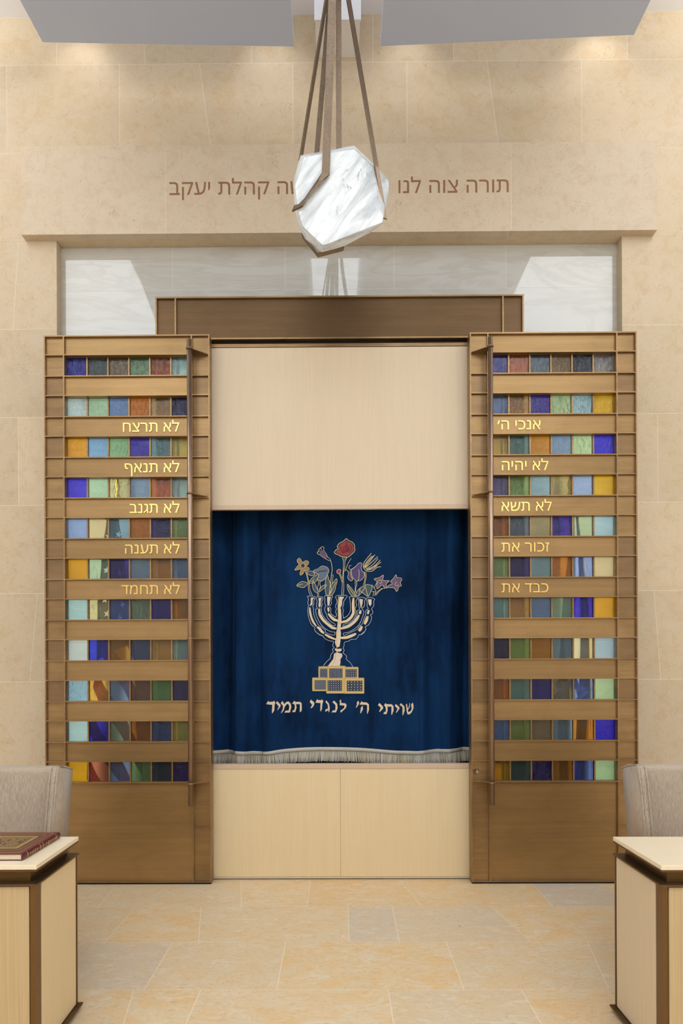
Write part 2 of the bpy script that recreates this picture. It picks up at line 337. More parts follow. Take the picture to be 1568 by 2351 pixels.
FLOWER_LINES=[[0,0,[-585,5147,-595,5186,-569,5218,-542,5212,-504,5153,-464,5179,-419,5178,-402,5152,-419,5113,-452,5087,-406,5067,-394,5048,-406,5022,-478,5009,-498,4964,-537,4938,-550,4970,-533,5016,-530,5042,-582,5029,-635,5023,-595,5081,-562,5120,-585,5147]],[0,0,[-462,5097,-466,5081,-476,5068,-491,5061,-508,5061,-522,5068,-533,5081,-536,5097,-533,5114,-522,5127,-507,5134,-491,5134,-476,5126,-466,5113,-462,5097]],[0,0,[-465,5009,-439,4944,-413,4820,-407,4689,-375,4598]],[0,0,[-439,5002,-420,4917,-394,4800,-381,4689,-343,4597]],[0,0,[-439,4986,-393,5005,-341,5005,-302,4969,-309,4943,-367,4934,-413,4957,-439,4986]],[0,0,[-603,4762,-564,4807,-505,4833,-427,4810,-420,4794,-479,4735,-551,4739,-603,4762]],[0,0,[-596,4765,-498,4791]],[0,0,[-321,5002,-308,5028,-249,5047,-204,5086,-164,5096,-106,5079,-73,5046,-67,5007,-93,4942,-133,4877,-185,4845,-244,4851,-263,4871,-243,4910,-237,4956,-289,4976,-321,5002]],[1,1,[-263,4982,-204,5014,-171,5008,-106,5020]],[0,0,[-397,4813,-374,4859,-328,4911,-237,4956,-250,4891,-289,4832,-342,4806,-397,4813]],[0,0,[-374,4826,-302,4878]],[0,0,[-237,4842,-244,4780,-257,4728,-244,4675]],[0,0,[-205,4838,-218,4799,-205,4747,-231,4701]],[0,0,[-332,4839,-296,4793,-270,4728,-244,4669,-277,4649,-323,4695,-342,4767,-332,4839]],[0,0,[-231,4662,-205,4727,-166,4766,-107,4776,-133,4733,-186,4688,-231,4662]],[0,0,[-258,4643,-258,4584]],[0,0,[-238,4649,-238,4584]],[0,0,[-183,5380,-202,5393,-189,5415,-166,5422,-144,5399,-150,5360,-105,5294,-86,5249,-47,5216,-34,5183,-79,5196,-118,5216,-170,5249,-222,5288]],[0,2,[-222,5288,-252,5302,-255,5328,-229,5347,-235,5373,-202,5393]],[0,2,[-34,5183,-14,5105,-8,5026,-22,4948,-35,4818,-62,4596]],[0,0,[-87,4942,-68,4870,-42,4798,-49,4687,-62,4603,-108,4603,-130,4720,-120,4851,-106,4916,-87,4942]],[0,0,[60,4879,73,4837,49,4752,36,4687,-16,4602,-49,4616,-22,4713,-35,4753,11,4818,60,4879]],[0,0,[50,4824,-3,4707,-36,4635]],[0,0,[-15,4942,8,4935,-2,4883,-9,4792]],[0,2,[29,5313,52,5359,94,5391,78,5424,117,5476,183,5508,229,5550,265,5521,330,5488,366,5442,366,5390,375,5370,362,5331,323,5292,257,5240,192,5244,156,5247,91,5280,29,5313]],[1,1,[274,5374,269,5353,255,5336,235,5327,214,5327,194,5336,181,5353,176,5375,181,5396,194,5413,214,5422,236,5422,255,5412,269,5395,274,5374]],[1,1,[254,5368,252,5358,245,5350,236,5345,226,5345,217,5350,211,5358,208,5368,211,5378,217,5386,226,5390,236,5390,245,5386,252,5378,254,5368]],[1,1,[238,5501,238,5423]],[1,1,[143,5424,137,5371,169,5319,202,5312]],[1,1,[287,5449,313,5384,286,5312]],[0,0,[159,5234,181,5156,174,5013,161,4817,147,4595]],[0,0,[240,5234,208,5169,201,5078,181,4947,186,4719,169,4595]],[0,0,[103,5036,80,5026,67,4993,89,4964,115,4964,132,5000,126,5032,103,5036]],[0,0,[109,4957,135,4889,161,4804]],[0,0,[129,4961,154,4882]],[0,0,[309,5217,277,5169,237,5084,204,4999]],[0,0,[309,5018,348,5051,387,5083,426,5129,466,5145,492,5122,478,5076,491,5004,524,4985,530,4933,510,4887,465,4848,419,4842,399,4829,367,4862,328,4907,315,4973,309,5018]],[0,0,[217,5032,250,5006,263,4960,250,4901,275,4855,315,4842,331,4868,308,4914,299,4979,309,5018]],[0,0,[433,5031,442,4972,439,4894,419,4842]],[0,0,[312,5100,283,5090,273,5058,296,5031,341,5051,374,5077]],[0,2,[511,5076,524,5141,564,5200,649,5304]],[0,2,[524,5070,557,5141,655,5258]],[0,2,[537,5063,609,5147,707,5277]],[0,2,[544,5056,648,5147,753,5244]],[0,2,[557,5043,661,5101,759,5212]],[0,2,[563,5030,687,5082,798,5186]],[0,2,[576,5017,713,5088,811,5153]],[0,2,[511,5076,530,5043,569,5004,661,5004,739,5062,808,5075]],[0,2,[531,5066,583,5147,681,5258]],[0,2,[569,5024,661,5036,746,5095]],[0,0,[373,4829,379,4751,373,4685,366,4640]],[0,0,[399,4829,402,4764,386,4731,385,4646]],[0,0,[530,4991,543,4932,536,4861,510,4757]],[0,0,[556,4991,563,4913,546,4835,536,4756]],[0,0,[243,4784,288,4745,340,4679,379,4581,314,4594,255,4686,243,4784]],[0,0,[256,4758,307,4673,366,4588]],[0,0,[451,4698,477,4737,536,4750,555,4776,595,4779,647,4762,660,4723,640,4665,594,4580,529,4620,470,4659,451,4698]],[0,0,[546,4743,568,4658,587,4587]],[0,0,[542,4730,490,4659,424,4581]],[0,0,[385,4601,412,4672,457,4718,444,4659,437,4587,385,4601]],[0,0,[647,4766,666,4762,692,4717,724,4658,653,4665]],[0,0,[693,4873,778,4892,836,4931,849,4918,836,4866,862,4840,947,4836,894,4787,901,4722,868,4722,823,4768,757,4710,738,4716,738,4782,745,4821,693,4873]],[0,0,[751,4827,784,4853,820,4840,816,4801,777,4801]],[0,0,[969,4826,1012,4872,1058,4937,1077,4891,1142,4884,1155,4851,1129,4812,1148,4754,1109,4741,1070,4656,1024,4715,914,4729,953,4768,999,4787,969,4826]],[0,0,[1100,4780,1094,4763,1079,4752,1061,4752,1047,4763,1041,4780,1047,4797,1061,4808,1079,4808]],[0,0,[724,4599,777,4664,842,4709,914,4716]],[0,0,[698,4593,757,4664,829,4716]],[0,0,[745,4821,712,4762,699,4717]],[0,0,[672,4580,685,4658]],[0,0,[711,4593,711,4658]]]
FLOWER_FILLS=[[0,0,[-585,5147,-595,5186,-569,5218,-542,5212,-504,5153,-464,5179,-419,5178,-402,5152,-419,5113,-452,5087,-406,5067,-394,5048,-406,5022,-478,5009,-498,4964,-537,4938,-550,4970,-533,5016,-530,5042,-582,5029,-635,5023,-595,5081,-562,5120]],[1,0,[-462,5097,-466,5081,-476,5068,-491,5061,-508,5061,-522,5068,-533,5081,-536,5097,-533,5114,-522,5127,-507,5134,-491,5134,-476,5126,-466,5113]],[2,0,[-439,4986,-393,5005,-341,5005,-302,4969,-309,4943,-367,4934,-413,4957]],[3,0,[-603,4762,-564,4807,-505,4833,-427,4810,-420,4794,-479,4735,-551,4739]],[4,0,[-321,5002,-308,5028,-249,5047,-204,5086,-164,5096,-106,5079,-73,5046,-67,5007,-93,4942,-133,4877,-185,4845,-244,4851,-263,4871,-243,4910,-237,4956,-289,4976]],[3,0,[-397,4813,-374,4859,-328,4911,-237,4956,-250,4891,-289,4832,-342,4806]],[2,0,[-332,4839,-296,4793,-270,4728,-244,4669,-277,4649,-323,4695,-342,4767]],[3,0,[-231,4662,-205,4727,-166,4766,-107,4776,-133,4733,-186,4688]],[5,0,[-216,5295,-222,5341,-183,5373,-170,5366,-131,5308,-86,5249,-105,5223,-157,5242]],[3,0,[-87,4942,-68,4870,-42,4798,-49,4687,-62,4603,-108,4603,-130,4720,-120,4851,-106,4916]],[3,0,[60,4879,73,4837,49,4752,36,4687,-16,4602,-49,4616,-22,4713,-35,4753,11,4818]],[1,0,[29,5313,52,5359,94,5391,78,5424,117,5476,183,5508,229,5550,265,5521,330,5488,366,5442,366,5390,375,5370,362,5331,323,5292,257,5240,192,5244,156,5247,91,5280]],[6,0,[62,5325,81,5363,116,5390,103,5417,135,5460,189,5487,227,5522,258,5498,312,5470,341,5432,341,5389,349,5373,338,5340,306,5308,251,5265,197,5268,167,5271,113,5298]],[3,0,[159,5234,240,5234,204,5169,181,5169]],[6,0,[103,5036,80,5026,67,4993,89,4964,115,4964,132,5000,126,5032]],[8,0,[309,5018,348,5051,387,5083,426,5129,466,5145,492,5122,478,5076,491,5004,524,4985,530,4933,510,4887,465,4848,419,4842,399,4829,367,4862,328,4907,315,4973]],[8,0,[250,5006,263,4960,250,4901,275,4855,315,4842,331,4868,308,4914,299,4979,302,5018]],[3,0,[243,4784,288,4745,340,4679,379,4581,314,4594,255,4686]],[3,0,[451,4698,477,4737,536,4750,555,4776,595,4779,647,4762,660,4723,640,4665,594,4580,529,4620,470,4659]],[2,0,[385,4601,412,4672,457,4718,444,4659,437,4587]],[5,0,[693,4873,778,4892,836,4931,849,4918,836,4866,862,4840,947,4836,894,4787,901,4722,868,4722,823,4768,757,4710,738,4716,738,4782,745,4821]],[5,0,[969,4826,1012,4872,1058,4937,1077,4891,1142,4884,1155,4851,1129,4812,1148,4754,1109,4741,1070,4656,1024,4715,914,4729,953,4768,999,4787]]]
MENORAH_LINES=[[3,0,[-429,4587,-341,4589,-299,4577,-303,4550,-322,4503,-318,4456,-343,4424]],[3,0,[-429,4587,-408,4536,-420,4480,-406,4429]],[3,0,[-406,4424,-421,4373,-416,4280,-393,4186,-356,4107,-305,4060,-310,4028,-282,3986,-222,3943,-171,3925]],[3,0,[-343,4424,-327,4391,-318,4279,-291,4205,-240,4102,-207,4083,-133,4022,-124,3985,-77,3957,20,3933,35,3984]],[3,0,[-280,4559,-266,4575,-224,4582,-173,4575,-166,4540,-187,4498,-180,4442,-199,4395]],[3,0,[-280,4559,-266,4503,-276,4414,-255,4391,-290,4372]],[3,0,[-290,4372,-281,4288,-244,4190,-189,4102,-124,4041,-40,3994,35,3984]],[3,0,[-199,4391,-179,4288,-123,4204,-53,4134,-7,4096,35,4091,37,4119]],[3,0,[-143,4577,-121,4600,-70,4604,-10,4590,-10,4567,-29,4520,-24,4464,-57,4423]],[3,0,[-143,4577,-131,4544,-136,4474,-115,4423,-134,4400,-136,4348,-104,4278]],[3,0,[-104,4269,-86,4222,-39,4166,37,4119]],[3,0,[-57,4413,-32,4371,-36,4306,3,4264,49,4236,59,4292,45,4324,59,4371,46,4417,69,4497,46,4576]],[3,0,[46,4576,79,4597,228,4598,228,4561,186,4501,181,4454,164,4384,178,4352,166,4287,178,4231,171,4221]],[3,0,[274,4570,304,4579,360,4574,414,4560,388,4495,397,4430,373,4381,387,4332,378,4267,340,4197,275,4142,177,4109,172,4082,251,4104,331,4160,387,4234,406,4295]],[3,0,[274,4570,288,4510,297,4388,285,4323,243,4254,173,4214]],[3,0,[425,4551,453,4565,500,4565,544,4546,532,4494,532,4425,490,4374,518,4332,513,4276,494,4229,466,4155,414,4080,330,4016,251,3979,176,3965,181,3928]],[3,0,[425,4551,437,4490,434,4425,448,4369,411,4341,406,4313,415,4285]],[3,0,[558,4546,588,4559,644,4559,702,4531,686,4503,686,4424,648,4368,669,4331,662,4289,629,4266,648,4233,633,4159,591,4098,540,4071,554,4038,526,3982,474,3938,437,3941]],[3,0,[558,4546,574,4494,576,4415,592,4373,555,4345,550,4280,522,4210,484,4113,437,4080,405,4029,321,3988,260,3960,185,3923]],[3,0,[-288,3994,-233,3945,-163,3914,-142,3882,-65,3840,8,3825,-6,3756,18,3724,-10,3693,4,3651,-31,3616,-53,3539,-109,3490,-165,3414]],[3,0,[522,3991,466,3939,438,3935,389,3866,305,3859,263,3831,193,3811,186,3755,172,3713,189,3678,171,3636,227,3580,220,3531,283,3475,335,3398]],[10,2,[-394,4400,-395,4324,-374,4228,-336,4142,-284,4078]],[10,2,[-274,4064,-240,4036,-203,3986,-155,3957]],[10,2,[-241,4380,-239,4282,-185,4188,-112,4115,-16,4042,56,4034]],[10,2,[-85,4289,-34,4217,17,4176,92,4161]],[10,2,[105,4133,236,4152,318,4217,362,4299,361,4370,359,4462,356,4555]],[10,2,[105,4026,245,4053,334,4107,412,4184,449,4265]],[10,2,[573,4253,535,4183,517,4119]],[10,2,[475,4088,439,4042,425,4006]],[10,2,[-140,3943,-58,3887,43,3854]],[10,2,[110,3875,232,3874,341,3913,392,3949]],[10,2,[68,3993,61,3923,68,3867,50,3811,67,3727,32,3693,67,3650,39,3602,31,3518,-25,3420]],[10,2,[97,4580,88,4487,87,4371,96,4231,77,4091,67,3924]]]
MENORAH_FILLS=[[9,0,[-369,4564,-313,4568,-341,4526,-341,4452,-369,4433,-392,4424,-369,4475]],[9,0,[-394,4400,-395,4324,-374,4228,-336,4142,-284,4078,-270,4088,-311,4156,-347,4237,-367,4328,-377,4401]],[9,0,[-274,4064,-240,4036,-203,3986,-155,3957,-140,3976,-175,4013,-212,4065,-262,4084]],[9,0,[-243,4561,-187,4563,-206,4502,-201,4433,-225,4395,-243,4428,-234,4498]],[9,0,[-241,4380,-239,4282,-185,4188,-112,4115,-16,4042,56,4034,61,4056,2,4076,-88,4144,-154,4211,-202,4294,-218,4383]],[9,0,[-94,4581,-33,4581,-47,4520,-57,4451,-85,4413,-94,4511]],[9,0,[-94,4399,-62,4399,-57,4343,-76,4316,-90,4353]],[9,0,[-85,4289,-34,4217,17,4176,92,4161,99,4184,35,4212,-6,4245,-67,4305]],[9,0,[107,4580,191,4575,158,4524,153,4440,125,4389,138,4352,138,4301,143,4263,145,4207,128,4044,123,3923,53,3924,72,4091,87,4231,83,4352,92,4417]],[9,0,[105,4133,236,4152,318,4217,362,4299,361,4370,359,4462,356,4555,332,4557,319,4463,321,4369,324,4310,288,4243,221,4188,100,4156]],[9,0,[444,4541,504,4532,497,4462,481,4388,467,4388,455,4472]],[9,0,[457,4350,480,4346,476,4294,457,4281,434,4295,438,4327]],[9,0,[105,4026,245,4053,334,4107,412,4184,449,4265,428,4277,380,4210,309,4139,230,4091,99,4049]],[9,0,[588,4532,649,4531,648,4452,625,4415,602,4452]],[9,0,[583,4350,615,4350,611,4312,592,4275,573,4294]],[9,0,[573,4253,535,4183,517,4119,545,4106,583,4163,601,4242]],[9,0,[475,4088,439,4042,425,4006,450,3988,482,4016,502,4073]],[9,0,[-140,3943,-58,3887,43,3854,50,3873,-44,3918,-130,3960]],[9,0,[110,3875,232,3874,341,3913,392,3949,380,3971,325,3952,224,3915,109,3900]],[9,0,[54,3993,134,3993,131,3902,123,3818,109,3741,67,3727,46,3762,32,3818,54,3888]],[9,0,[25,3700,144,3706,144,3678,116,3657,60,3658]],[9,0,[60,3644,150,3622,157,3580,122,3524,125,3476,111,3413,-88,3414,3,3532,18,3623]]]
BLOCKS=[[0,[-242,3407,-82,3204,-221,3372,-99,3218],[5,5]],[0,[191,3395,421,3209,209,3360,397,3226],[5,4]],[1,[-91,3414,205,3196,-67,3375,159,3213],[7,7]],[2,[-347,3219,-104,2998,-312,3180,-124,3022],[9,8]],[2,[177,3213,518,2954,229,3168,490,2992],[5,4]],[3,[-113,3211,186,2958,-92,3176,148,2997],[6,5]]]
CURTAIN_LETTERS=[[-1122,2784,-1089,2837,-1075,2819,-1005,2821,-993,2840,-968,2807,-982,2770,-987,2677,-1020,2626,-1026,2640,-1019,2770,-1117,2780],[-959,2798,-940,2830,-884,2770,-884,2742,-931,2678,-936,2688,-912,2742],[-879,2797,-851,2833,-819,2779,-786,2816,-749,2825,-712,2788,-702,2732,-726,2639,-819,2637,-796,2671,-749,2671,-735,2732,-749,2778,-777,2783,-814,2732,-829,2676,-875,2625,-875,2639,-847,2695,-842,2751],[-688,2787,-651,2836,-635,2817,-562,2817,-530,2796,-527,2694,-535,2661,-554,2643,-561,2652,-558,2778,-623,2778,-614,2722,-638,2646,-689,2646,-670,2680,-651,2676,-642,2750,-656,2783],[-395,2814,-373,2853,-320,2805,-315,2781,-339,2730,-372,2707,-381,2714,-353,2768],[-297,2807,-269,2861,-255,2844,-199,2842,-187,2858,-166,2823,-182,2786,-190,2693,-211,2653,-218,2660,-213,2795,-292,2800],[-129,2823,-115,2837,-73,2785,-58,2711,-67,2646,-78,2641,-83,2678,-125,2648,-134,2655,-129,2688,-87,2701,-92,2767,-124,2804],[-13,2806,11,2836,67,2780,73,2710,47,2638,-30,2638,-4,2671,34,2673,39,2757,6,2794],[101,2831,129,2854,136,2794,202,2789,225,2761,211,2710,127,2631,119,2663,183,2710,188,2752,108,2757,113,2822],[395,2798,420,2831,434,2806,432,2774,387,2713,378,2719,400,2766],[444,2770,477,2823,491,2806,563,2801,598,2770,600,2679,574,2609,566,2619,570,2750,555,2762,448,2765],[466,2719,495,2746,499,2687,463,2620,453,2624],[748,2757,775,2793,831,2733,835,2701,780,2645,766,2650,792,2702,788,2725],[846,2749,875,2792,891,2773,974,2772,1005,2744,1009,2669,980,2594,971,2602,974,2733,907,2733,910,2670,889,2606,837,2610,855,2646,879,2648,879,2709,863,2745],[1028,2744,1047,2776,1107,2724,1108,2693,1056,2629,1046,2636,1072,2685,1065,2709],[1108,2760,1136,2789,1195,2732,1197,2661,1169,2584,1159,2591,1160,2724],[1217,2763,1235,2779,1243,2732,1254,2692,1270,2732,1278,2787,1286,2791,1282,2724,1250,2668,1258,2637,1298,2656,1314,2700,1304,2763,1330,2799,1342,2755,1341,2700,1313,2636,1278,2601,1246,2601,1230,2653,1227,2724]]

# ------------------------------------------------------------------ room shell
RX = 6.0; RY0 = -11.0; CZ = 7.28
b = MB(); b.box(-RX, RX, RY0, .7, -.12, -.0005, 0)
rows = [(.12, -.51, [(-2.75, -2.83), (-1.703, -1.674), (-.742, -.657), (-.185, -.189), (.53, .614), (1.55, 1.544), (2.038, 2.12), (3.0, 3.0)]),
        (-.51, -1.147, [(-2.4, -2.4), (-1.407, -1.406), (-.94, -.832), (.099, .093), (.41, .40), (1.104, 1.205), (1.912, 1.91), (2.7, 2.78)]),
        (-1.147, -1.775, [(-2.9, -2.9), (-2.0, -1.9), (-.991, -.993), (-.298, -.300), (.686, .675), (1.55, 1.426), (2.3, 2.3)]),
        (-1.775, -2.41, [(-2.6, -2.5), (-1.6, -1.6), (-1.047, -.95), (-.697, -.702), (.281, .276), (.971, .968), (1.7, 1.8), (2.5, 2.5)])]
y = -2.41
while y > RY0:
    x = -5.6 + random.random(); js = []
    while x < 5.6:
        sl = random.choice((0, 0, .09, -.09)); js.append((x, x + sl)); x += random.choice((.55, .95, 1.1))
    rows.append((y, max(y - .63, RY0), js)); y -= .63
G_ = .0014
for ya, yb, js in rows:
    js = [(-RX, -RX)] + js + [(RX, RX)]
    for (a0, a1), (b0, b1) in zip(js[:-1], js[1:]):
        lo = [(a0 + G_, ya - G_), (b0 - G_, ya - G_), (b1 - G_, yb + G_), (a1 + G_, yb + G_)]
        b.prism([(p, q, 0) for p, q in lo], [(p, q, -.03) for p, q in lo], 1)
struct('floor', b, [M['grout'], M['floor']])

def stone_rows(b, rows_, x0, x1, yf, yb_, mi=0, g=.0014):
    for zt, zb, js in rows_:
        js = [(x0, x0)] + [j for j in js if x0 + .03 < (j[0] + j[1]) / 2 < x1 - .03] + [(x1, x1)]
        for (a0, a1), (c0, c1) in zip(js[:-1], js[1:]):
            lo = [(a0 + g, zt - g), (c0 - g, zt - g), (c1 - g, zb + g), (a1 + g, zb + g)]
            b.prism([(p, yf, q) for p, q in lo], [(p, yb_, q) for p, q in lo], mi)
JL, JR = -2.354, 2.474
b = MB()
top = [(CZ, 6.870, [(-4.9, -4.9), (-3.6, -3.5), (-2.349, -2.349), (-1.618, -1.587), (-.675, -.675), (.361, .361), (1.049, 1.049), (2.529, 2.529), (3.7, 3.7), (4.8, 4.7)]),
       (6.870, 6.115, [(-4.4, -4.4), (-2.781, -2.781), (-1.812, -1.812), (-1.123, -1.025), (-.323, -.323), (.649, .649), (1.334, 1.435), (2.138, 2.138), (3.4, 3.4), (4.6, 4.7)]),
       (6.115, 5.36, [(-4.8, -4.8), (-3.6, -3.6), (3.3, 3.3), (4.5, 4.6)])]
stone_rows(b, top, -RX, RX, .5, .62)
lrow = [[(-5.0, -5.0), (-3.9, -3.9), (-2.684, -2.732)], [(-4.5, -4.4), (-3.2, -3.2)], [(-5.1, -5.1), (-3.9, -3.8), (-2.69, -2.69)], [(-4.4, -4.4), (-3.1, -3.1)], [(-5.0, -5.1), (-3.8, -3.8), (-2.53, -2.60)], [(-4.6, -4.6), (-3.3, -3.2)], [(-5.0, -5.0), (-3.7, -3.7)], [(-4.3, -4.3)]]
rrow = [[(3.6, 3.6), (4.9, 4.9)], [(3.1, 3.1), (4.3, 4.4)], [(2.775, 2.775), (3.9, 3.9), (5.0, 5.0)], [(3.2, 3.1), (4.4, 4.4)], [(2.735, 2.79), (3.9, 3.9)], [(3.3, 3.3), (4.6, 4.5)], [(2.9, 2.9), (4.1, 4.1)], [(3.4, 3.4)]]
for k in range(8):
    zt = 5.36 - .755 * k; zb = max(zt - .755, 0.0)
    if zt <= 0: break
    stone_rows(b, [(zt, zb, lrow[k])], -RX, JL, .5, .62); stone_rows(b, [(zt, zb, rrow[k])], JR, RX, .5, .62)
for x0, x1, z0, z1 in ((-RX, RX, 5.36, CZ), (-RX, JL - .003, 0, 5.36), (JR + .003, RX, 0, 5.36)):
    b.box(x0, x1, .5004, .60, z0 + .003, z1, 1)
b.box(-RX, RX, .66, .80, 0, CZ, 1)
struct('wall_front', b, [M['stone'], M['grout']])
# white marble lining of the niche behind the ark
b = MB(); vx = (-1.385, -.402, .544, 1.516); z = 5.36; k = 0
for zt, zb in ((5.36, 4.986), (4.986, 4.22), (4.22, 3.45), (3.45, 2.68), (2.68, 1.91), (1.91, 1.14), (1.14, .37), (.37, 0.0)):
    stone_rows(b, [(zt, zb, [(x, x) for x in (vx if k % 2 == 0 else ())])], JL - .003, JR + .003, .6, .65, 0 if zt > 4.3 else 2, .001); k += 1
b.box(JL, JR, .6006, .655, 0.0, 5.36, 1)
struct('wall_niche', b, [M['marble'], M['grout'], M['marble_honed']])
# projecting stone lintel with its carved verse
b = MB()
for x0, x1 in ((-2.622, -1.399), (-1.399, 1.517), (1.517, 2.741)):
    b.box(x0 + .0012, x1 - .0012, .42, .62, 5.364, 6.111, 0)
b.box(-2.61, 2.73, .4205, .60, 5.37, 6.10, 1)
lintel = struct('trim_1', b, [M['stone_lintel'], M['grout']])
b = MB(); b.box(-RX - .15, -RX, RY0, .8, 0, CZ); struct('wall_left', b, M['white'])
b = MB(); b.box(RX, RX + .15, RY0, .8, 0, CZ); struct('wall_right', b, M['white'])
b = MB(); b.box(-RX, RX, RY0 - .15, RY0, 0, 5.3); b.box(-RX, RX, RY0 - .15, RY0, 6.7, CZ)
b.box(-RX, -5.2, RY0 - .15, RY0, 5.3, 6.7); b.box(5.2, RX, RY0 - .15, RY0, 5.3, 6.7)
struct('wall_rear', b, M['white'])
# clerestory window high in the rear wall, bright with daylight
day = NT('window_daylight'); day.set(Base_Color=(0, 0, 0, 1), Emission_Color=(.93, .97, 1.0, 1), Emission_Strength=3.6)
b = MB(); b.box(-5.2, 5.2, RY0 - .12, RY0 - .08, 5.3, 6.7); struct('window_1', b, day.m)
b = MB()
for z in (5.3, 6.64): b.box(-5.2, 5.2, RY0 - .06, RY0 + .02, z, z + .06)
for k in range(9): b.box(-5.2 + k * 1.2925, -5.14 + k * 1.2925, RY0 - .06, RY0 + .02, 5.36, 6.64)
struct('window_1_frame', b, M['bronze_dark'])
b = MB(); b.box(-RX - .15, RX + .15, RY0 - .15, .8, CZ, CZ + .2); struct('ceiling', b, M['white'])
sky = NT('skylight_diffuser'); sky.set(Base_Color=(.8, .8, .8, 1), Emission_Color=(.90, .965, 1.02, 1), Emission_Strength=2.75)
sky2 = NT('skylight_diffuser_rear'); sky2.set(Base_Color=(.8, .8, .8, 1), Emission_Color=(.90, .965, 1.02, 1), Emission_Strength=3.2)
for k_, (x0, x1, y0, y1) in enumerate(((-4.6, 4.6, -9.8, -5.2), (-.27, .37, -5.2, -1.75), (-4.6, -2.75, -5.2, -1.75), (2.62, 4.6, -5.2, -1.75))):
    b = MB(); b.box(x0, x1, y0, y1, CZ - .03, CZ - .005); struct('window_%d' % (k_ + 2), b, sky.m if k_ else sky2.m)
# white boxed beam that meets the stone wall at the centre
b = MB(); b.box(-.123, .238, .175, .5, 6.91, CZ - .001); b.box(-.131, .245, .155, .175, 6.905, CZ - .001); struct('trim_2', b, M['white'])

# ------------------------------------------------------------------ suspended ceiling baffles
def baffle(label, pts):
    c = [sum(p[i] for p in pts) / 4 for i in range(3)]
    r = empty('ceiling_baffle', c, label, 'ceiling baffle', 'grey baffles hung under the ceiling')
    b = MB(); b.prism(pts, [(p[0], p[1], p[2] + .07) for p in pts]); b.build('baffle_board', M['bafflepaint'], r)
    for fx in (.25, .75):
        for fy in (.3, .7):
            q = [(1 - fx) * ((1 - fy) * pts[0][i] + fy * pts[3][i]) + fx * ((1 - fy) * pts[1][i] + fy * pts[2][i]) for i in range(3)]
            b = MB(); b.tube([(q[0], q[1], q[2] + .05), (q[0], q[1], CZ)], .012, 8); b.build('hanger_rod', M['white'], r)
baffle('wide grey baffle under the ceiling left of the hanging stone lamp', [(-.287, 0, 6.549), (-2.257, 0, 6.602), (-2.62, -5.0, 6.61), (-.287, -5.0, 6.549)])
baffle('wide grey baffle under the ceiling right of the hanging stone lamp', [(.388, 0, 6.546), (2.363, 0, 6.615), (2.42, -5.0, 6.62), (.388, -5.0, 6.546)])

# ------------------------------------------------------------------ lettering
def letters_width(s, sc_): return sum((.278 * 790 if ch == ' ' else ADV[ch] * 790) for ch in s) * sc_
def hebrew(s, right, base, yf, yb_, height, b=None):
    """Hebrew line, set from the right edge; returns the bmesh builder"""
    b = b or MB(); sc_ = height / 475.0; x = right
    for ch in s:
        if ch == ' ': x -= .278 * 790 * sc_; continue
        wd = ADV[ch] * 790 * sc_; x -= wd
        for k_, poly in enumerate(GLYPH['%x' % ord(ch)]):
            yk = yf - .00025 * k_; pts = [(x + poly[i] * sc_, base + poly[i + 1] * sc_) for i in range(0, len(poly), 2)]
            b.prism([(p, yk, q) for p, q in pts], [(p, yb_, q) for p, q in pts])
    return b
M['carved'] = simple('carved_brown', (146, 104, 68), .8)
def line_of_words(text, right, base, yf, yb_, height, mat, parent, label):
    x = right; sc_ = height / 475
    for wd in text.split(' '):
        prop(hebrew(wd, x, base, yf, yb_, height).build('lettering', mat, parent), label)
        x -= letters_width(wd + ' ', sc_)
line_of_words('תורה צוה לנו', 1.506, 5.690, .4185, .4300, .108, M['carved'], lintel, 'brown carved Hebrew word')
W2 = letters_width('משה קהלת יעקב', .108 / 475)
line_of_words('משה קהלת יעקב', -1.372 + W2, 5.690, .4185, .4300, .108, M['carved'], lintel, 'brown carved Hebrew word')

# ------------------------------------------------------------------ the ark body
AX0, AX1 = -1.408, 1.529
ark = empty('torah_ark', (.06, .3, 0), 'tall central ark cabinet of bronze and pale wood behind the blue curtain', 'ark')
b = MB()
b.box(AX0, AX0 + .012, .105, .60, 0, 4.656); b.box(AX1 - .012, AX1, .105, .60, 0, 4.656)
b.box(AX0 - .001, AX1 + .001, .1042, .602, 4.6445, 4.657)
for x in (-1.254, 1.357): b.box(x, x + .012, .105, .16, 0, 4.644)
b.box(-1.25, 1.36, .100, .16, 4.312, 4.324)
b.build('outer_frame', M['bronze_edge'], ark)
b = MB(); b.box(-1.242, 1.357, .125, .14, 4.324, 4.644); prop(b.build('header_panel', M['bronze_dark'], ark), 'dark bronze header panel')
for x0, x1 in ((AX0 + .012, -1.254), (1.369, AX1 - .012)):
    b = MB(); b.box(x0, x1, .125, .14, 0, 4.644); b.build('side_bay', M['bronze_dark'], ark)
b = MB(); b.box(-1.22, 1.34, .20, .25, 4.26, 4.33); b.box(-1.24, 1.35, .13, .135, 4.293, 4.299); b.build('track_recess', M['black'], ark)
b = MB(); b.box(-1.22, 1.34, .108, .15, 4.252, 4.276); b.box(-1.22, 1.34, .106, .112, 4.268, 4.276); b.build('track_trim', M['bronze_edge'], ark)
b = MB(); b.box(-1.22, 1.34, .112, .14, 2.966, 4.249, 0, .002); p_ = b.build('upper_panel', M['wood'], ark)
b = MB(); b.box(-1.22, 1.34, .110, .145, 2.955, 2.992, 0, .002); b.build('lip', M['wood_edge'], p_)
for x0, x1 in ((-1.22, .0540), (.0552, 1.34)):
    b = MB(); b.box(x0, x1, .112, .14, .026, .884, 0, .0015); b.build('lower_panel', M['wood_low'], ark)
b = MB(); b.box(-1.22, 1.34, .108, .165, .884, .925, 0, .003); b.build('ledge', M['wood_edge'], ark)
b = MB(); b.box(-1.22, 1.34, .118, .15, .010, .026); b.build('base_strip', M['wood'], ark)
b = MB(); b.box(-1.22, 1.34, .14, .16, 0, .012); b.build('plinth', M['black'], ark)
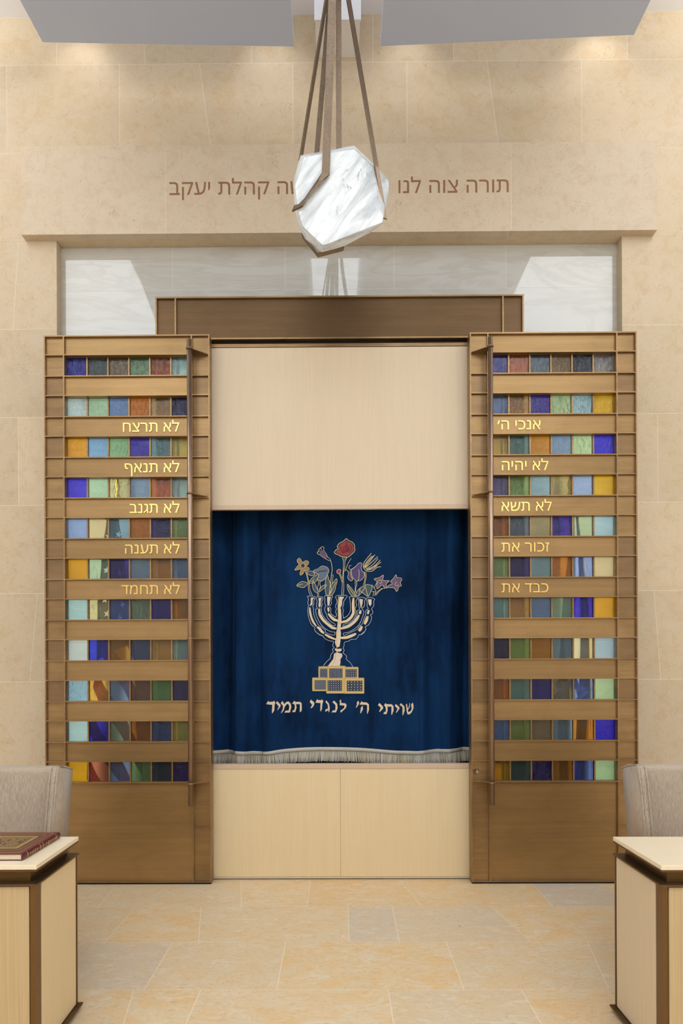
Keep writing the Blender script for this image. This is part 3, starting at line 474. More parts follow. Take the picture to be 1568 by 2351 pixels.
M['arkinside'] = simple('ark_interior', (40, 34, 30), .8)
b = MB(); b.box(-1.07, -1.055, .16, .55, .86, 4.2); b.box(1.175, 1.19, .16, .55, .86, 4.2); b.box(-1.07, 1.19, .54, .555, .85, 4.2); b.box(-1.07, 1.19, .166, .54, .845, .857); b.box(-1.07, 1.19, .16, .55, 4.2, 4.215); b.build('interior', M['arkinside'], ark)
b = MB(); b.tube([(-1.055, .40, 4.12), (1.175, .40, 4.12)], .012, 10); b.build('curtain_rod', M['bronze_dark'], ark)
# overhead track that carries the sliding doors
for x0, x1, xs, w_ in ((-2.24, -1.42, (-2.2, -1.5), 'left'), (1.54, 2.36, (1.6, 2.26), 'right')):
    b = MB(); b.box(x0, x1, .125, .26, 4.02, 4.20)
    for x in xs: b.box(x, x + .06, .255, .599, 4.06, 4.16)
    prop(b.build('sliding_track', M['bronze_deep']), 'dark overhead track behind the top glass row of the %s bronze door' % w_, 'track', 'tracks of the sliding screens', 'thing')

# ------------------------------------------------------------------ ark curtain
def sm(a, b_, x): t = max(0, min(1, (x - a) / (b_ - a))); return t * t * (3 - 2 * t)
def fold(x, z):
    u = x - .06; a = abs(u)
    e = sm(.38, .92, a)
    d = e * (.050 * math.sin(2 * PI * u / .25 + .5 * math.sin(1.3 * z)) + .008 * math.sin(2 * PI * u / .105 + 1.2 + .8 * math.sin(1.1 * z + 1)))
    d += (.008 + .004 * e) * math.sin(7.5 * u + .55 * z + .6) + .006 * math.sin(15 * u - .9 * z) + .003 * math.sin(2.1 * z + 4 * u)
    for xc, s_, wd in ((-.60, 1, .02), (.722 + .01 * (z - 2), -1, .02), (-.83, 1, .016), (.93, -1, .016)):
        t = (x - xc) * s_
        d += -.026 * math.exp(-abs(t) / .055) * (1 if t > 0 else -.35) * (1 - math.exp(-abs(t) / wd * 2.2))
    return .400 + d
def hem(x): return .994 + .012 * math.sin(4.2 * x + 1.9) - .018 * math.exp(-((x + .60) / .16) ** 2) - .010 * math.exp(-((x - .62) / .2) ** 2)
cx0, cx1 = -1.034, 1.154
def fold_n(x, z): return fold(x, z)
curtain = empty('ark_curtain', (.06, .40, .93), 'navy blue velvet curtain with menorah embroidery and silver fringe in the ark', 'curtain')
b = MB(); NX, NZ = 300, 110; grid = []
for i in range(NX + 1):
    x = cx0 + (cx1 - cx0) * i / NX; h0 = hem(x); col_ = []
    for j in range(NZ + 1):
        z = h0 + (4.1 - h0) * (j / NZ) ** 1.0
        col_.append(b.bm.verts.new((x, fold(x, z), z)))
    grid.append(col_)
for i in range(NX):
    for j in range(NZ):
        b.bm.faces.new((grid[i][j], grid[i + 1][j], grid[i + 1][j + 1], grid[i][j + 1])).smooth = True
cl = b.build('velvet_cloth', M['velvet'], curtain, normals=False)
md = cl.modifiers.new('thick', 'SOLIDIFY'); md.thickness = .004; md.offset = 1
# braid and fringe along the hem
b = MB(); prev = None
for i in range(241):
    x = cx0 + (cx1 - cx0) * i / 240; h0 = hem(x); yy = fold(x, h0 + .02) - .004
    ring = [b.bm.verts.new(p) for p in ((x, yy - .004, h0 - .012), (x, yy - .008, h0 + .006), (x, yy - .004, h0 + .022), (x, yy + .006, h0 + .022), (x, yy + .006, h0 - .012))]
    if prev:
        for k in range(5): b.bm.faces.new((prev[k], ring[k], ring[(k + 1) % 5], prev[(k + 1) % 5])).smooth = True
    prev = ring
def braid_mat():
    t = NT('silver_braid'); n_ = t.noise(t.coord((260, 1, 260)), 1.0, 3, .6)
    t.bump(n_, .6, .004); return t.set(Base_Color=t.mix(t.ramp(n_, [(.35, 0.0), (.65, 1.0)]), lin((150, 134, 110)), lin((232, 226, 214))), Roughness=.45)
M['braid'] = braid_mat(); M['fringe'] = simple('silver_fringe', (214, 208, 196), .5); M['fringe2'] = simple('straw_fringe', (196, 178, 138), .5)
b.build('braid', M['braid'], curtain)
b = MB(); n_ = 520
for i in range(n_):
    x = cx0 + .004 + (cx1 - cx0 - .008) * i / n_ + random.uniform(-.001, .001); h0 = hem(x); yy = fold(x, h0) - .006
    ln = .090 + random.uniform(-.007, .004); sway = .010 * math.sin(9 * x) + random.uniform(-.004, .004); bz = h0 - .008 - ln
    bz = max(bz, .874)
    b.tube([(x, yy, h0 - .006), (x + sway * .4, yy - .004, h0 - .008 - ln * .5), (x + sway, yy - .002 + random.uniform(-.006, .006), bz)], [.0016, .0025, .0022], 4, 1 if random.random() < .28 else 0, False)
fr = b.build('fringe', [M['fringe'], M['fringe2']], curtain); fr['kind'] = 'stuff'
# embroidery
def P2(a): return [(a[i] / 2000.0, a[i + 1] / 2000.0) for i in range(0, len(a), 2)]
def dens(pts, step=.012):
    out = [pts[0]]
    for p, q in zip(pts[:-1], pts[1:]):
        n = max(1, int(math.hypot(q[0] - p[0], q[1] - p[1]) / step))
        out += [(p[0] + (q[0] - p[0]) * k / n, p[1] + (q[1] - p[1]) * k / n) for k in range(1, n + 1)]
    return out
def smooth_line(pts):
    if len(pts) < 3: return dens(pts)
    out = []; cl_ = pts[0] == pts[-1]; n = len(pts)
    for i in range(n - 1):
        p0 = pts[i - 1] if i > 0 else (pts[-2] if cl_ else pts[0]); p1, p2 = pts[i], pts[i + 1]; p3 = pts[i + 2] if i + 2 < n else (pts[1] if cl_ else pts[-1])
        for k in range(4):
            t = k / 4; out.append(tuple(.5 * (2 * p1[j] + (p2[j] - p0[j]) * t + (2 * p0[j] - 5 * p1[j] + 4 * p2[j] - p3[j]) * t * t + (3 * p1[j] - p0[j] - 3 * p2[j] + p3[j]) * t ** 3) for j in (0, 1)))
    return out + [pts[-1]]
def on(pts, off): return [(x, fold(x, z) - off, z) for x, z in pts]
def sew_fill(b, pts, off, mi):
    """raised satin-stitch patch that follows the cloth"""
    from mathutils.geometry import tessellate_polygon
    pts = dens(pts, .02)
    tri = tessellate_polygon([[Vector((x, z, 0)) for x, z in pts]])
    P = list(pts); T = [tuple(t) for t in tri]; n0 = len(pts)
    def long(a, c): return abs(a - c) not in (1, n0 - 1) and math.hypot(P[a][0] - P[c][0], P[a][1] - P[c][1]) > .028
    for _ in range(6):
        mid = {}; out = []
        def M_(a, c):
            k = (min(a, c), max(a, c))
            if k not in mid: P.append(((P[a][0] + P[c][0]) / 2, (P[a][1] + P[c][1]) / 2)); mid[k] = len(P) - 1
            return mid[k]
        for a, c, e in T:
            L_ = sorted(((math.hypot(P[u][0] - P[v][0], P[u][1] - P[v][1]), u, v, o) for u, v, o in ((a, c, e), (c, e, a), (e, a, c)) if max(u, v) >= n0 or long(u, v)), reverse=True)
            L_ = [q for q in L_ if q[0] > .028]
            if L_: _, u, v, o = L_[0]; m_ = M_(u, v); out += [(u, m_, o), (m_, v, o)]
            else: out.append((a, c, e))
        if len(out) == len(T): break
        T = out
    va = [b.bm.verts.new(p) for p in on(P, off)]; vb = [b.bm.verts.new(p) for p in on(pts, -.001)]
    for t in T:
        try: b.bm.faces.new([va[i] for i in t]).material_index = mi
        except ValueError: pass
    for i in range(n0):
        j = (i + 1) % n0; b.bm.faces.new((va[j], va[i], vb[i], vb[j])).material_index = mi
def sew_line(b, pts, r, mi, off=.006, smooth=True):
    b.tube(on(smooth_line(pts) if smooth else dens(pts), off), r, 6, mi)
b = MB()
for k, (c_, _, a) in enumerate(FLOWER_FILLS): sew_fill(b, P2(a), .0052 + .00012 * k, c_)
b.build('flower_petals', THREAD_M, curtain, normals=True)
b = MB()
for c_, wd, a in FLOWER_LINES: sew_line(b, P2(a), (.0022, .0022, .0029)[wd], 0 if c_ != 1 else 1, .009)
b.build('flower_outlines', [M['thread_line'], THREAD_M[1]], curtain)
b = MB()
for k, (c_, _, a) in enumerate(MENORAH_FILLS): sew_fill(b, P2(a), .0052 + .0001 * k, 0); q_ = P2(a); sew_line(b, q_ + q_[:1], .0034, 1, .0015, False)
prop(b.build('menorah_branches', [THREAD_M[9], THREAD_M[1]], curtain), 'cream embroidered menorah')
b = MB()
for c_, wd, a in MENORAH_LINES: sew_line(b, P2(a),   .0020 if c_ == 3 else .0028, 0 if c_ == 3 else 1, .008)
b.build('menorah_outline', [M['thread_white'], M['thread_gold']], curtain)
b = MB()
for layer, a, (nx, nz) in sorted(BLOCKS, key=lambda q: q[0]):
    (x0, z1), (x1, z0), (u0, w1), (u1, w0) = P2(a); off = .006 + .002 * layer; r_ = .006
    def rr(x0, z0, x1, z1, r_): return [(x0 + r_, z0), (x1 - r_, z0), (x1, z0 + r_), (x1, z1 - r_), (x1 - r_, z1), (x0 + r_, z1), (x0, z1 - r_), (x0, z0 + r_)]
    sew_fill(b, rr(x0, z0, x1, z1, r_), off, 0); sew_fill(b, [(u0, w0), (u1, w0), (u1, w1), (u0, w1)], off + .0008, 1)
    sew_line(b, [(x0, z0), (x1, z0), (x1, z1), (x0, z1), (x0, z0)], .0022, 0, off + .001, False)
    for i in range(nx):
        for j in range(nz):
            px = u0 + (u1 - u0) * (i + .5) / nx; pz = w0 + (w1 - w0) * (j + .5) / nz; d = min((u1 - u0) / nx, (w1 - w0) / nz) * .24
            sew_fill(b, [(px - d, pz), (px, pz - d), (px + d, pz), (px, pz + d)], off + .0016, 2)
    for i in range(1, nx): sew_line(b, [(u0 + (u1 - u0) * i / nx, w0), (u0 + (u1 - u0) * i / nx, w1)], .0007, 3, off + .0012, False)
    for j in range(1, nz): sew_line(b, [(u0, w0 + (w1 - w0) * j / nz), (u1, w0 + (w1 - w0) * j / nz)], .0007, 3, off + .0012, False)
prop(b.build('stone_base_embroidery', [simple('old_gold_thread', (206, 178, 112), .45), THREAD_M[1], M['thread_white'], simple('blue_thread', (120, 134, 168), .6)], curtain), 'gold framed embroidered blocks')
b = MB()
for a in CURTAIN_LETTERS: sew_fill(b, P2(a), .006, 0)
prop(b.build('lettering', [simple('champagne_thread', (222, 200, 168), .5)], curtain), 'champagne embroidered Hebrew verse')

# ------------------------------------------------------------------ sliding bronze ark doors with stained glass
H = 4.3027; PITCH = .31879; RAIL = .1525
LW = ['', '', 'לא תרצח', 'לא תנאף', 'לא תגנב', 'לא תענה', 'לא תחמד', '', '', '', '']
RW = ['', '', 'אנכי ה׳', 'לא יהיה', 'לא תשא', 'זכור את', 'כבד את', '', '', '', '']
LEFT = """35,40,190 75,85,80 100,84,48 78,104,66 104,62,36 92,112,160|168,198,196 152,182,142 86,112,142 170,98,10 124,98,52 30,24,66
204,134,20 112,148,184 122,158,112 44,34,130 84,112,112 158,132,62|58,48,170 152,182,142 192,176,118 122,142,172 144,84,36 122,148,148
127,147,178 184,168,118 117,147,152 160,98,15 38,28,82 110,126,68|208,138,15 155,175,134 54,34,120 117,137,147 134,104,52 92,107,127
154,184,188 194,178,122 88,108,160 118,134,104 47,32,98 186,98,15|178,204,172 42,54,200 190,130,40 76,88,112 148,118,62 120,152,152
134,168,216 208,150,60 118,140,160 118,90,68 88,116,68 48,44,88|156,186,190 34,30,140 128,142,112 136,80,15 54,70,102 164,134,67
206,142,12 150,92,66 112,132,158 98,128,82 60,70,78 36,22,82"""
RIGHT = """42,42,84 114,62,25 72,84,90 114,94,52 62,64,74 164,196,144|88,104,126 130,100,47 44,30,110 154,176,124 145,172,172 224,150,15
154,124,57 78,104,94 186,114,10 114,134,150 160,180,130 52,42,164|84,74,104 110,130,72 130,156,156 160,144,88 134,150,178 224,150,20
170,88,15 78,88,94 160,144,98 52,36,120 155,170,130 150,176,176|124,146,88 47,32,80 130,156,156 176,110,25 126,142,170 192,172,124
114,146,141 150,114,57 108,130,162 140,162,130 47,32,150 210,140,25|34,24,66 108,126,57 176,114,10 120,142,148 192,176,128 152,172,210
166,88,10 88,116,104 46,36,112 140,130,92 106,128,156 156,178,130|78,100,134 108,120,67 130,114,78 120,142,150 170,112,25 36,26,150
140,114,36 66,84,80 32,22,92 146,98,25 72,92,140 146,172,126"""
def table(s): return [[tuple(map(int, c.split(','))) for c in r.split()] for r in s.replace('\n', '|').split('|')]
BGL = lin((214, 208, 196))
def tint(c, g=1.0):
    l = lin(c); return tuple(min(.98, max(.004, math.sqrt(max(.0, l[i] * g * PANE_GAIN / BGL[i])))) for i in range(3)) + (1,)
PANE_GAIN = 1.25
def make_door(xo, d, words_, cols, label, lock):
    """xo = outer edge, d = +1 / -1 direction towards the ark centre"""
    WD = 1.2995
    root = empty('sliding_door', (xo + d * WD / 2, .05, 0), label, 'ark door', 'bronze and stained glass ark doors')
    def X(a, b_): return (xo + a, xo + b_) if d > 0 else (xo - b_, xo - a)
    levels = []
    for i in range(11): levels += [H - PITCH * i - RAIL, H - PITCH * (i + 1)]
    b = MB()
    def bx(t0, t1, *r, **k): x0, x1 = X(t0, t1); b.box(x0, x1, *r, **k)
    bx(0, .010, 0, .10, .014, H); bx(WD - .010, WD, 0, .10, .014, H)
    bx(-.0006, WD + .0006, -.0006, .1006, H - .010, H + .0006); bx(.0095, WD - .0095, .0006, .0994, .0146, .022)
    bx(.150, .160, .0004, .075, .018, H - .0095); bx(1.153, 1.163, .0004, .075, .018, H - .0095)
    for z in levels:
        bx(.010, .150, .001, .03, z - .004, z + .004); bx(1.163, WD - .010, .001, .03, z - .004, z + .004)
    b.build('frame', M['bronze_edge'], root)
    for t0, t1 in ((.010, .150), (1.163, WD - .010)):
        b = MB(); x0, x1 = X(t0, t1); 
        zz = [.022] + sorted(levels) + [H - .010]
        for za, zb in zip(zz[:-1], zz[1:]): b.box(x0, x1, .022, .035, za, zb)
        b.build('stile_panel', M['bronze_stile'], root)
    for i in range(11):
        zt = H - PITCH * i; x0, x1 = X(.160, 1.153); b = MB()
        b.box(x0, x1, .022, .030, zt - RAIL, zt - .002); b.box(x0, x1, .001, .062, zt - RAIL - .004, zt - RAIL + .004)
        if i: b.box(x0, x1, .001, .062, zt - .004, zt + .004)
        rl = b.build('rail', M['bronze'], root)
        if words_[i]:
            s_ = words_[i]; wl = letters_width(s_, .0715 / 475)
            if d > 0: rx = -1.203
            else: rx = 1.322 + wl - (.030 if i == 2 else .006)
            if d > 0: rx = -1.203 + .006
            line_of_words(s_, rx, zt - .1165, .0155, .0215, .0715, M['gold'], rl, 'raised gold Hebrew word')
        # panes below this rail
        zp0, zp1 = H - PITCH * (i + 1) - .001, zt - RAIL + .001
        for k in range(6):
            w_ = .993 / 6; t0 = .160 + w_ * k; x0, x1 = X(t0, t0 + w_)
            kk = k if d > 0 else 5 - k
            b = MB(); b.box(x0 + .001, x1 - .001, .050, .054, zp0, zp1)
            g = b.build('glass_pane', M['glass'], root); g.color = tint(cols[i][kk], (1.0, 1.05, 1.15, 1.3, 1.9, 1.9)[k] * (1.7 if i == 0 else 1))  # inner and top-row tints brightened to make up for dimmer light behind
            if k:
                b = MB(); xm = x0 if d > 0 else x1
                b.box(xm - .0055, xm + .0055, .036, .064, zp0, zp1); b.build('mullion', M['bronze_edge'], root)
    b = MB(); x0, x1 = X(.160, 1.153); z = H - PITCH * 11
    b.box(x0, x1, .022, .035, .018, z - .004); b.box(x0, x1, .001, .062, z - .004, z + .004); b.build('kick_panel', M['bronze'], root)
    b = MB(); x0, x1 = X(.004, WD - .004); b.box(x0, x1, .006, .095, 0, .014); b.build('base_gap', M['black'], root)  # black strip painting in the shaded gap beneath the frame
    # handle bar on four brackets
    hx = xo + d * 1.1605; b = MB(); b.tube([(hx, -.093, .633), (hx, -.093, 4.219)], .0185, 20); hd = b.build('handle', M['bronze_handle'], root)
    for k in range(4):
        z = 4.1502 - 1.1158 * k; b = MB(); xa, xb_ = xo + d * 1.165, xo + d * (WD - .012)
        tri = [(xa, .021), (xb_, .021), (xb_, .002), (hx + d * .010, -.100), (hx - d * .012, -.100), (xa, .0)]
        b.prism([(p, q, z - .0025) for p, q in tri], [(p, q, z + .0025) for p, q in tri])
        b.lathe([(.0195, -.006), (.0235, -.006), (.0235, .006), (.0195, .006)], (hx, -.093, z), 20)
        b.build('bracket', M['bronze_edge'], hd)
    if lock:
        b = MB(); b.lathe([(.0, .001), (.0185, .001), (.0195, -.003), (.0225, -.006), (.026, -.003), (.026, .006)], (1.121, .020, .876), 28, 0, 'y')
        lk = b.build('lock', M['bronze_edge'], root)
        b = MB(); b.lathe([(.0045, 0), (.0062, -.002), (.0085, 0)], (1.121, .0185, .8815), 16, 0, 'y'); b.lathe([(.0045, 0), (.0062, -.002), (.0085, 0)], (1.121, .0185, .8695), 16, 0, 'y'); b.box(1.1195, 1.1225, .0165, .021, .867, .886)
        b.build('key_cylinder', simple('nickel', (214, 206, 186), .3, 1.0), lk)
    return root
make_door(-2.2572, 1, LW, table(LEFT), 'left sliding bronze door with stained glass rows and five gold Hebrew lines ranged right', False)
make_door(2.3760, -1, RW, table(RIGHT), 'right sliding bronze door with stained glass rows and a round keyhole low on its stile', True)

# ------------------------------------------------------------------ flags standing behind the glass
def drape(xc, d, prof, yc):
    """hanging cloth: rows of (z, x_left, x_right); returns grid of points and uv"""
    NI, NJ = 40, 60; pts = []
    for j in range(NJ + 1):
        z = prof[0][0] + (prof[-1][0] - prof[0][0]) * j / NJ
        for a, c_ in zip(prof[:-1], prof[1:]):
            if a[0] >= z >= c_[0]:
                t = (a[0] - z) / (a[0] - c_[0]); t = t * t * (3 - 2 * t); xl = a[1] + (c_[1] - a[1]) * t; xr = a[2] + (c_[2] - a[2]) * t
        pts.append([(xl + (xr - xl) * i / NI, yc + .035 * math.sin(i / NI * 9 + j * .05) * min(1, j / 20 + .2), z) for i in range(NI + 1)])
    return pts
def flag_cloth(pts, mat, root, name):
    b = MB(); uvl = b.bm.loops.layers.uv.new('UVMap'); g = [[b.bm.verts.new(p) for p in r] for r in pts]
    for j in range(len(g) - 1):
        for i in range(len(g[0]) - 1):
            f = b.bm.faces.new((g[j][i], g[j][i + 1], g[j + 1][i + 1], g[j + 1][i])); f.smooth = True
            for lp in f.loops: lp[uvl].uv = (lp.vert.co.x, lp.vert.co.z)
    o = b.build(name, mat, root, normals=False); md = o.modifiers.new('thick', 'SOLIDIFY'); md.thickness = .003; return o
def cloth_mat(name, build):
    t = NT(name); uv = t.n('ShaderNodeTexCoord'); sp = t.n('ShaderNodeSeparateXYZ'); t.l(uv.outputs['UV'], sp.inputs[0])
    return t.set(Base_Color=build(t, sp.outputs['X'], sp.outputs['Y']), Roughness=.8, Specular_IOR_Level=.1)
def us(t, x, z):
    p = t.math('ADD', t.math('MULTIPLY', x, 1.7), t.math('MULTIPLY', z, 1.0))        # diagonal stripes of the falling cloth
    s_ = t.math('FRACT', t.math('MULTIPLY', p, 2.35)); red = t.math('GREATER_THAN', s_, .48)
    col = t.mix(red, lin((184, 178, 168)), lin((92, 8, 18)))
    q = t.math('ADD', z, t.math('MULTIPLY', x, -.5)); can = t.math('GREATER_THAN', q, 2.76)
    return t.mix(can, col, lin((6, 8, 20)))
def il(t, x, z):
    w1 = t.math('ADD', x, t.math('MULTIPLY', t.math('SINE', t.math('MULTIPLY', z, 2.4)), .03))
    blue = t.math('MULTIPLY', t.math('GREATER_THAN', w1, 2.055), t.math('LESS_THAN', w1, 2.125))
    edge = t.math('LESS_THAN', t.math('ADD', x, t.math('MULTIPLY', z, .045)), 2.03)
    col = t.mix(blue, lin((200, 196, 188)), lin((14, 28, 110)))
    return t.mix(edge, col, lin((120, 112, 96)))
def stand(root, x, y):
    b = MB(); b.tube([(x, y, .03), (x, y, 3.16)], .013, 10); b.build('pole', simple('oak_pole', (150, 108, 60), .4), root)
    b = MB(); b.lathe([(0, .0), (.13, .0), (.13, .02), (.05, .035), (.02, .08), (0, .08)], (x, y, 0), 24); b.build('stand', M['gold'], root)
    b = MB(); b.lathe([(.013, 3.15), (.03, 3.17), (.014, 3.19), (.028, 3.25), (.0, 3.37)], (x, y, 0), 12); b.build('finial', M['gold'], root)
lf = empty('hanging_flag', (-1.84, .47, 0), 'red white and blue flag with white stars on a pole behind the glass', 'flag')
stand(lf, -1.84, .50)
pts = drape(-1.84, 1, [(2.98, -1.90, -1.80), (2.6, -1.95, -1.75), (2.22, -1.99, -1.70), (1.8, -2.0, -1.66), (1.3, -2.06, -1.64), (.75, -2.08, -1.60), (.35, -2.0, -1.66)], .40)
flag_cloth(pts, cloth_mat('striped_flag', us), lf, 'cloth')
b = MB()
def star(b, x, z, y, r):
    ps = [(x + (r if k % 2 == 0 else r * .4) * math.sin(PI * k / 5 + .2), z + (r if k % 2 == 0 else r * .4) * math.cos(PI * k / 5 + .2)) for k in range(10)]
    b.prism([(p, y, q) for p, q in ps], [(p, y + .004, q) for p, q in ps])
for x, z in ((-1.782, 2.234), (-1.80, 2.120), (-1.885, 2.15), (-1.91, 2.27), (-1.86, 2.38), (-1.79, 2.36), (-1.90, 2.52), (-1.80, 2.50), (-1.85, 2.66), (-1.80, 2.82), (-1.88, 2.80), (-1.93, 2.04), (-1.76, 1.99)):
    i_ = min(pts, key=lambda r: abs(r[0][2] - z)); p_ = min(i_, key=lambda q: abs(q[0] - x)); star(b, x, z, p_[1] - .016, .032)
b.build('stars', simple('flag_white', (214, 212, 206), .6), lf)
rf = empty('hanging_flag', (2.03, .47, 0), 'blue and white flag with gold fringe on a pole behind the glass', 'flag')
stand(rf, 2.03, .50)
pts = drape(2.03, -1, [(2.95, 1.99, 2.06), (2.6, 1.96, 2.10), (2.17, 1.93, 2.135), (1.6, 1.90, 2.14), (1.1, 1.89, 2.145), (.75, 1.90, 2.145), (.35, 1.94, 2.12)], .40)
flag_cloth(pts, cloth_mat('blue_white_flag', il), rf, 'cloth')
b = MB()
def tri_band(b, c, r, y, wd, a0):
    ps = [(c[0] + r * math.sin(a0 + 2 * PI * k / 3), c[1] + r * math.cos(a0 + 2 * PI * k / 3)) for k in range(3)]
    for k in range(3): b.bar([(ps[k][0], y, ps[k][1]), (ps[(k + 1) % 3][0], y, ps[(k + 1) % 3][1])], (ps[(k + 2) % 3][0] - c[0], 0, ps[(k + 2) % 3][1] - c[1]), wd, .004)
for a0 in (.25, .25 + PI): tri_band(b, (1.965, 1.46), .15, .345 if a0 < 1 else .341, .035, a0)
b.build('star_emblem', simple('flag_blue', (16, 30, 110), .7), rf)
b = MB(); row = [r[-1] for r in pts]
b.tube(row, .006, 6)
b.build('fringe', simple('gold_fringe', (190, 140, 50), .5), rf)

# ------------------------------------------------------------------ hanging stone lamp
lamp_r = empty('pendant_lamp', (.06, -.83, 4.8), 'faceted white marbled stone lamp hung on bronze straps before the ark', 'pendant lamp')
YL = -.83
front = [(-.178, 5.055), (.150, 5.105), (.275, 4.985), (.335, 4.620), (-.055, 4.470), (-.19, 4.60), (-.222, 4.72), (-.238, 4.86)]
mid = [(-.202, 5.067), (.029, 5.102), (.152, 5.130), (.281, 5.008), (.381, 4.898), (.381, 4.846), (.366, 4.737), (.343, 4.616), (.251, 4.551), (.078, 4.463), (-.066, 4.421), (-.175, 4.517), (-.215, 4.598), (-.240, 4.713), (-.251, 4.857), (-.242, 4.929)]
back = [(-.14, 5.02), (.14, 5.05), (.27, 4.93), (.27, 4.66), (.05, 4.53), (-.15, 4.62), (-.19, 4.85)]
def PS(x, z, dy): k = (5.334 + YL + dy) / (5.334 + YL); return Vector((x * k, YL + dy, 1.65 + (z - 1.65) * k))
bm_ = bmesh.new()
for x, z in front: bm_.verts.new(Vector((x, YL - .17, 1.65 + (z - 1.65) * .965)) if False else PS(x, z, -.15))
for x, z in mid: bm_.verts.new(PS(x, z, .0))
for x, z in back: bm_.verts.new(PS(x, z, .22))
r_ = bmesh.ops.convex_hull(bm_, input=bm_.verts)
bmesh.ops.delete(bm_, geom=list({g for g in r_['geom_interior'] if isinstance(g, bmesh.types.BMVert)}), context='VERTS')
bmesh.ops.dissolve_limit(bm_, angle_limit=.06, verts=bm_.verts, edges=bm_.edges)
bmesh.ops.bevel(bm_, geom=list(bm_.edges), offset=.0025, segments=1, affect='EDGES')
b = MB(); b.bm.free(); b.bm = bm_; stone_o = b.build('lamp_stone', M['alabaster'], lamp_r)
HUB = Vector((.045, -.83, 6.62))
def strap(pts, side, wd, th=.010):
    b = MB(); b.bar(pts, side, wd, th); b.build('strap', M['strap'], lamp_r)
strap([HUB + Vector((-.02, -.02, 0)), PS(.012, 6.092, -.10), PS(-.036, 4.945, -.172), PS(-.200, 4.738, -.168), PS(-.250, 4.716, -.13)], [(1, 0, 0), (1, 0, 0), (1, 0, .55), (.75, 0, 1), (.75, 0, 1)], .050)
strap([HUB + Vector((.02, -.02, 0)), PS(.119, 6.091, -.06), PS(.299, 4.985, -.13), PS(.352, 4.645, -.09)], (.7, .7, 0), .040)
strap([HUB + Vector((-.03, 0, 0)), PS(-.028, 6.093, .02), PS(-.205, 5.02, .03)], (.25, 1, 0), .042)
strap([HUB + Vector((-.01, .02, 0)), PS(-.004, 6.092, .10), PS(-.102, 5.00, .12)], (1, .2, 0), .034)
strap([HUB + Vector((.01, .02, 0)), PS(.053, 6.092, .12), PS(.052, 5.05, .15)], (1, 0, 0), .038)
strap([PS(-.19, 4.535, .03), PS(-.088, 4.408, .0), PS(.080, 4.452, .03)], (0, 1, 0), .04, .010)
b = MB(); b.lathe([(.0, -.02), (.06, -.02), (.06, .03), (.018, .05), (.018, CZ - 6.62 - .04), (.09, CZ - 6.62 - .02), (.09, CZ - 6.62), (0, CZ - 6.62)], HUB, 20); b.build('hanger', M['strap'], lamp_r)

# ------------------------------------------------------------------ wing chairs
def soft_box(b, fn, n=(10, 6, 12), r=.02):
    """rounded box in 0..1 mapped through fn"""
    before = set(b.bm.verts)
    b.box(0, 1, 0, 1, 0, 1)
    new = [v for v in b.bm.verts if v not in before]
    es = list({e for v in new for e in v.link_edges}); bmesh.ops.subdivide_edges(b.bm, edges=es, cuts=3, use_grid_fill=True)
    new = [v for v in b.bm.verts if v not in before]
    for v in new: v.co = Vector(fn(*v.co))
def rbox(b, x0, x1, y0, y1, z0, z1, r, fn=None, mi=0):
    before = set(b.bm.verts); b.box(x0, x1, y0, y1, z0, z1, mi, r, 3)
    for v in b.bm.verts:
        if v not in before and fn: v.co = Vector(fn(*v.co))
    for f in b.bm.faces:
        if all(v not in before for v in f.verts): f.smooth = True
def piping(b, path, r=.005): b.tube(path, r, 6)
def wing_chair(x, y, label):
    r = empty('wing_chair', (x, y, 0), label, 'armchair', 'upholstered wing chairs behind the reading desks')
    def lean(px, py, pz):                                     # back leans away and flares outward as it rises
        t = max(0, pz - .55); return (px * (1 + .045 * t / .55), py + .10 * t, pz)
    b = MB(); rbox(b, -.305, .305, .27, .40, .36, 1.085, .03, lambda a, c, d_: lean(a, c - .02 * (1 - (a / .31) ** 2) * (d_ > .5) + .02 * (1 - min(1, abs(d_ - .75) / .4)) * -1 * (c < .33), d_)); b.build('backrest', M['fabric'], r, local=True)
    for s in (-1, 1):
        b = MB()
        prof = [(.14, .60), (.155, .80), (.165, 1.0), (.178, 1.085), (.20, 1.10), (.30, 1.085), (.405, 1.055), (.40, .60)]
        xi, xo_ = .303, .352
        def pt(px, py, pz): return lean(s * px, py, pz)
        b.prism([pt(xi, p, q) for p, q in prof], [pt(xo_, p, q) for p, q in prof])
        bmesh.ops.recalc_face_normals(b.bm, faces=b.bm.faces)
        bmesh.ops.bevel(b.bm, geom=[e for e in b.bm.edges], offset=.006, segments=2, affect='EDGES')
        for f in b.bm.faces: f.smooth = True
        wo = b.build('wing', M['fabric'], r, local=True)
        b = MB()
        for xx in (xi + .004, xo_ - .004): piping(b, [pt(xx, p - .001, q + (.002 if q > 1.0 else 0)) for p, q in prof[:-1]], .0055)
        b.build('piping', M['fabric'], wo, local=True)
        b = MB(); rbox(b, min(s * .27, s * .36), max(s * .27, s * .36), -.24, .32, .30, .635, .035); b.build('arm', M['fabric'], r, local=True)
    b = MB(); rbox(b, -.27, .27, -.28, .30, .34, .48, .04); b.build('seat_cushion', M['fabric'], r, local=True)
    b = MB(); rbox(b, -.345, .345, -.24, .38, .20, .345, .015); b.build('seat_frame', M['fabric'], r, local=True)
    for s in (-1, 1):
        for yy in (-.20, .34):
            b = MB(); b.tube([(s * .30, yy, .21), (s * .305, yy + (.02 if yy > 0 else -.01), 0)], [.022, .014], 10); b.build('leg', simple('dark_walnut', (58, 38, 24), .4), r, local=True)
    return r
wing_chair(-1.985, -1.555, 'taupe wing armchair behind the reading desk that carries the book')
wing_chair(2.148, -1.555, 'taupe wing armchair behind the empty reading desk')

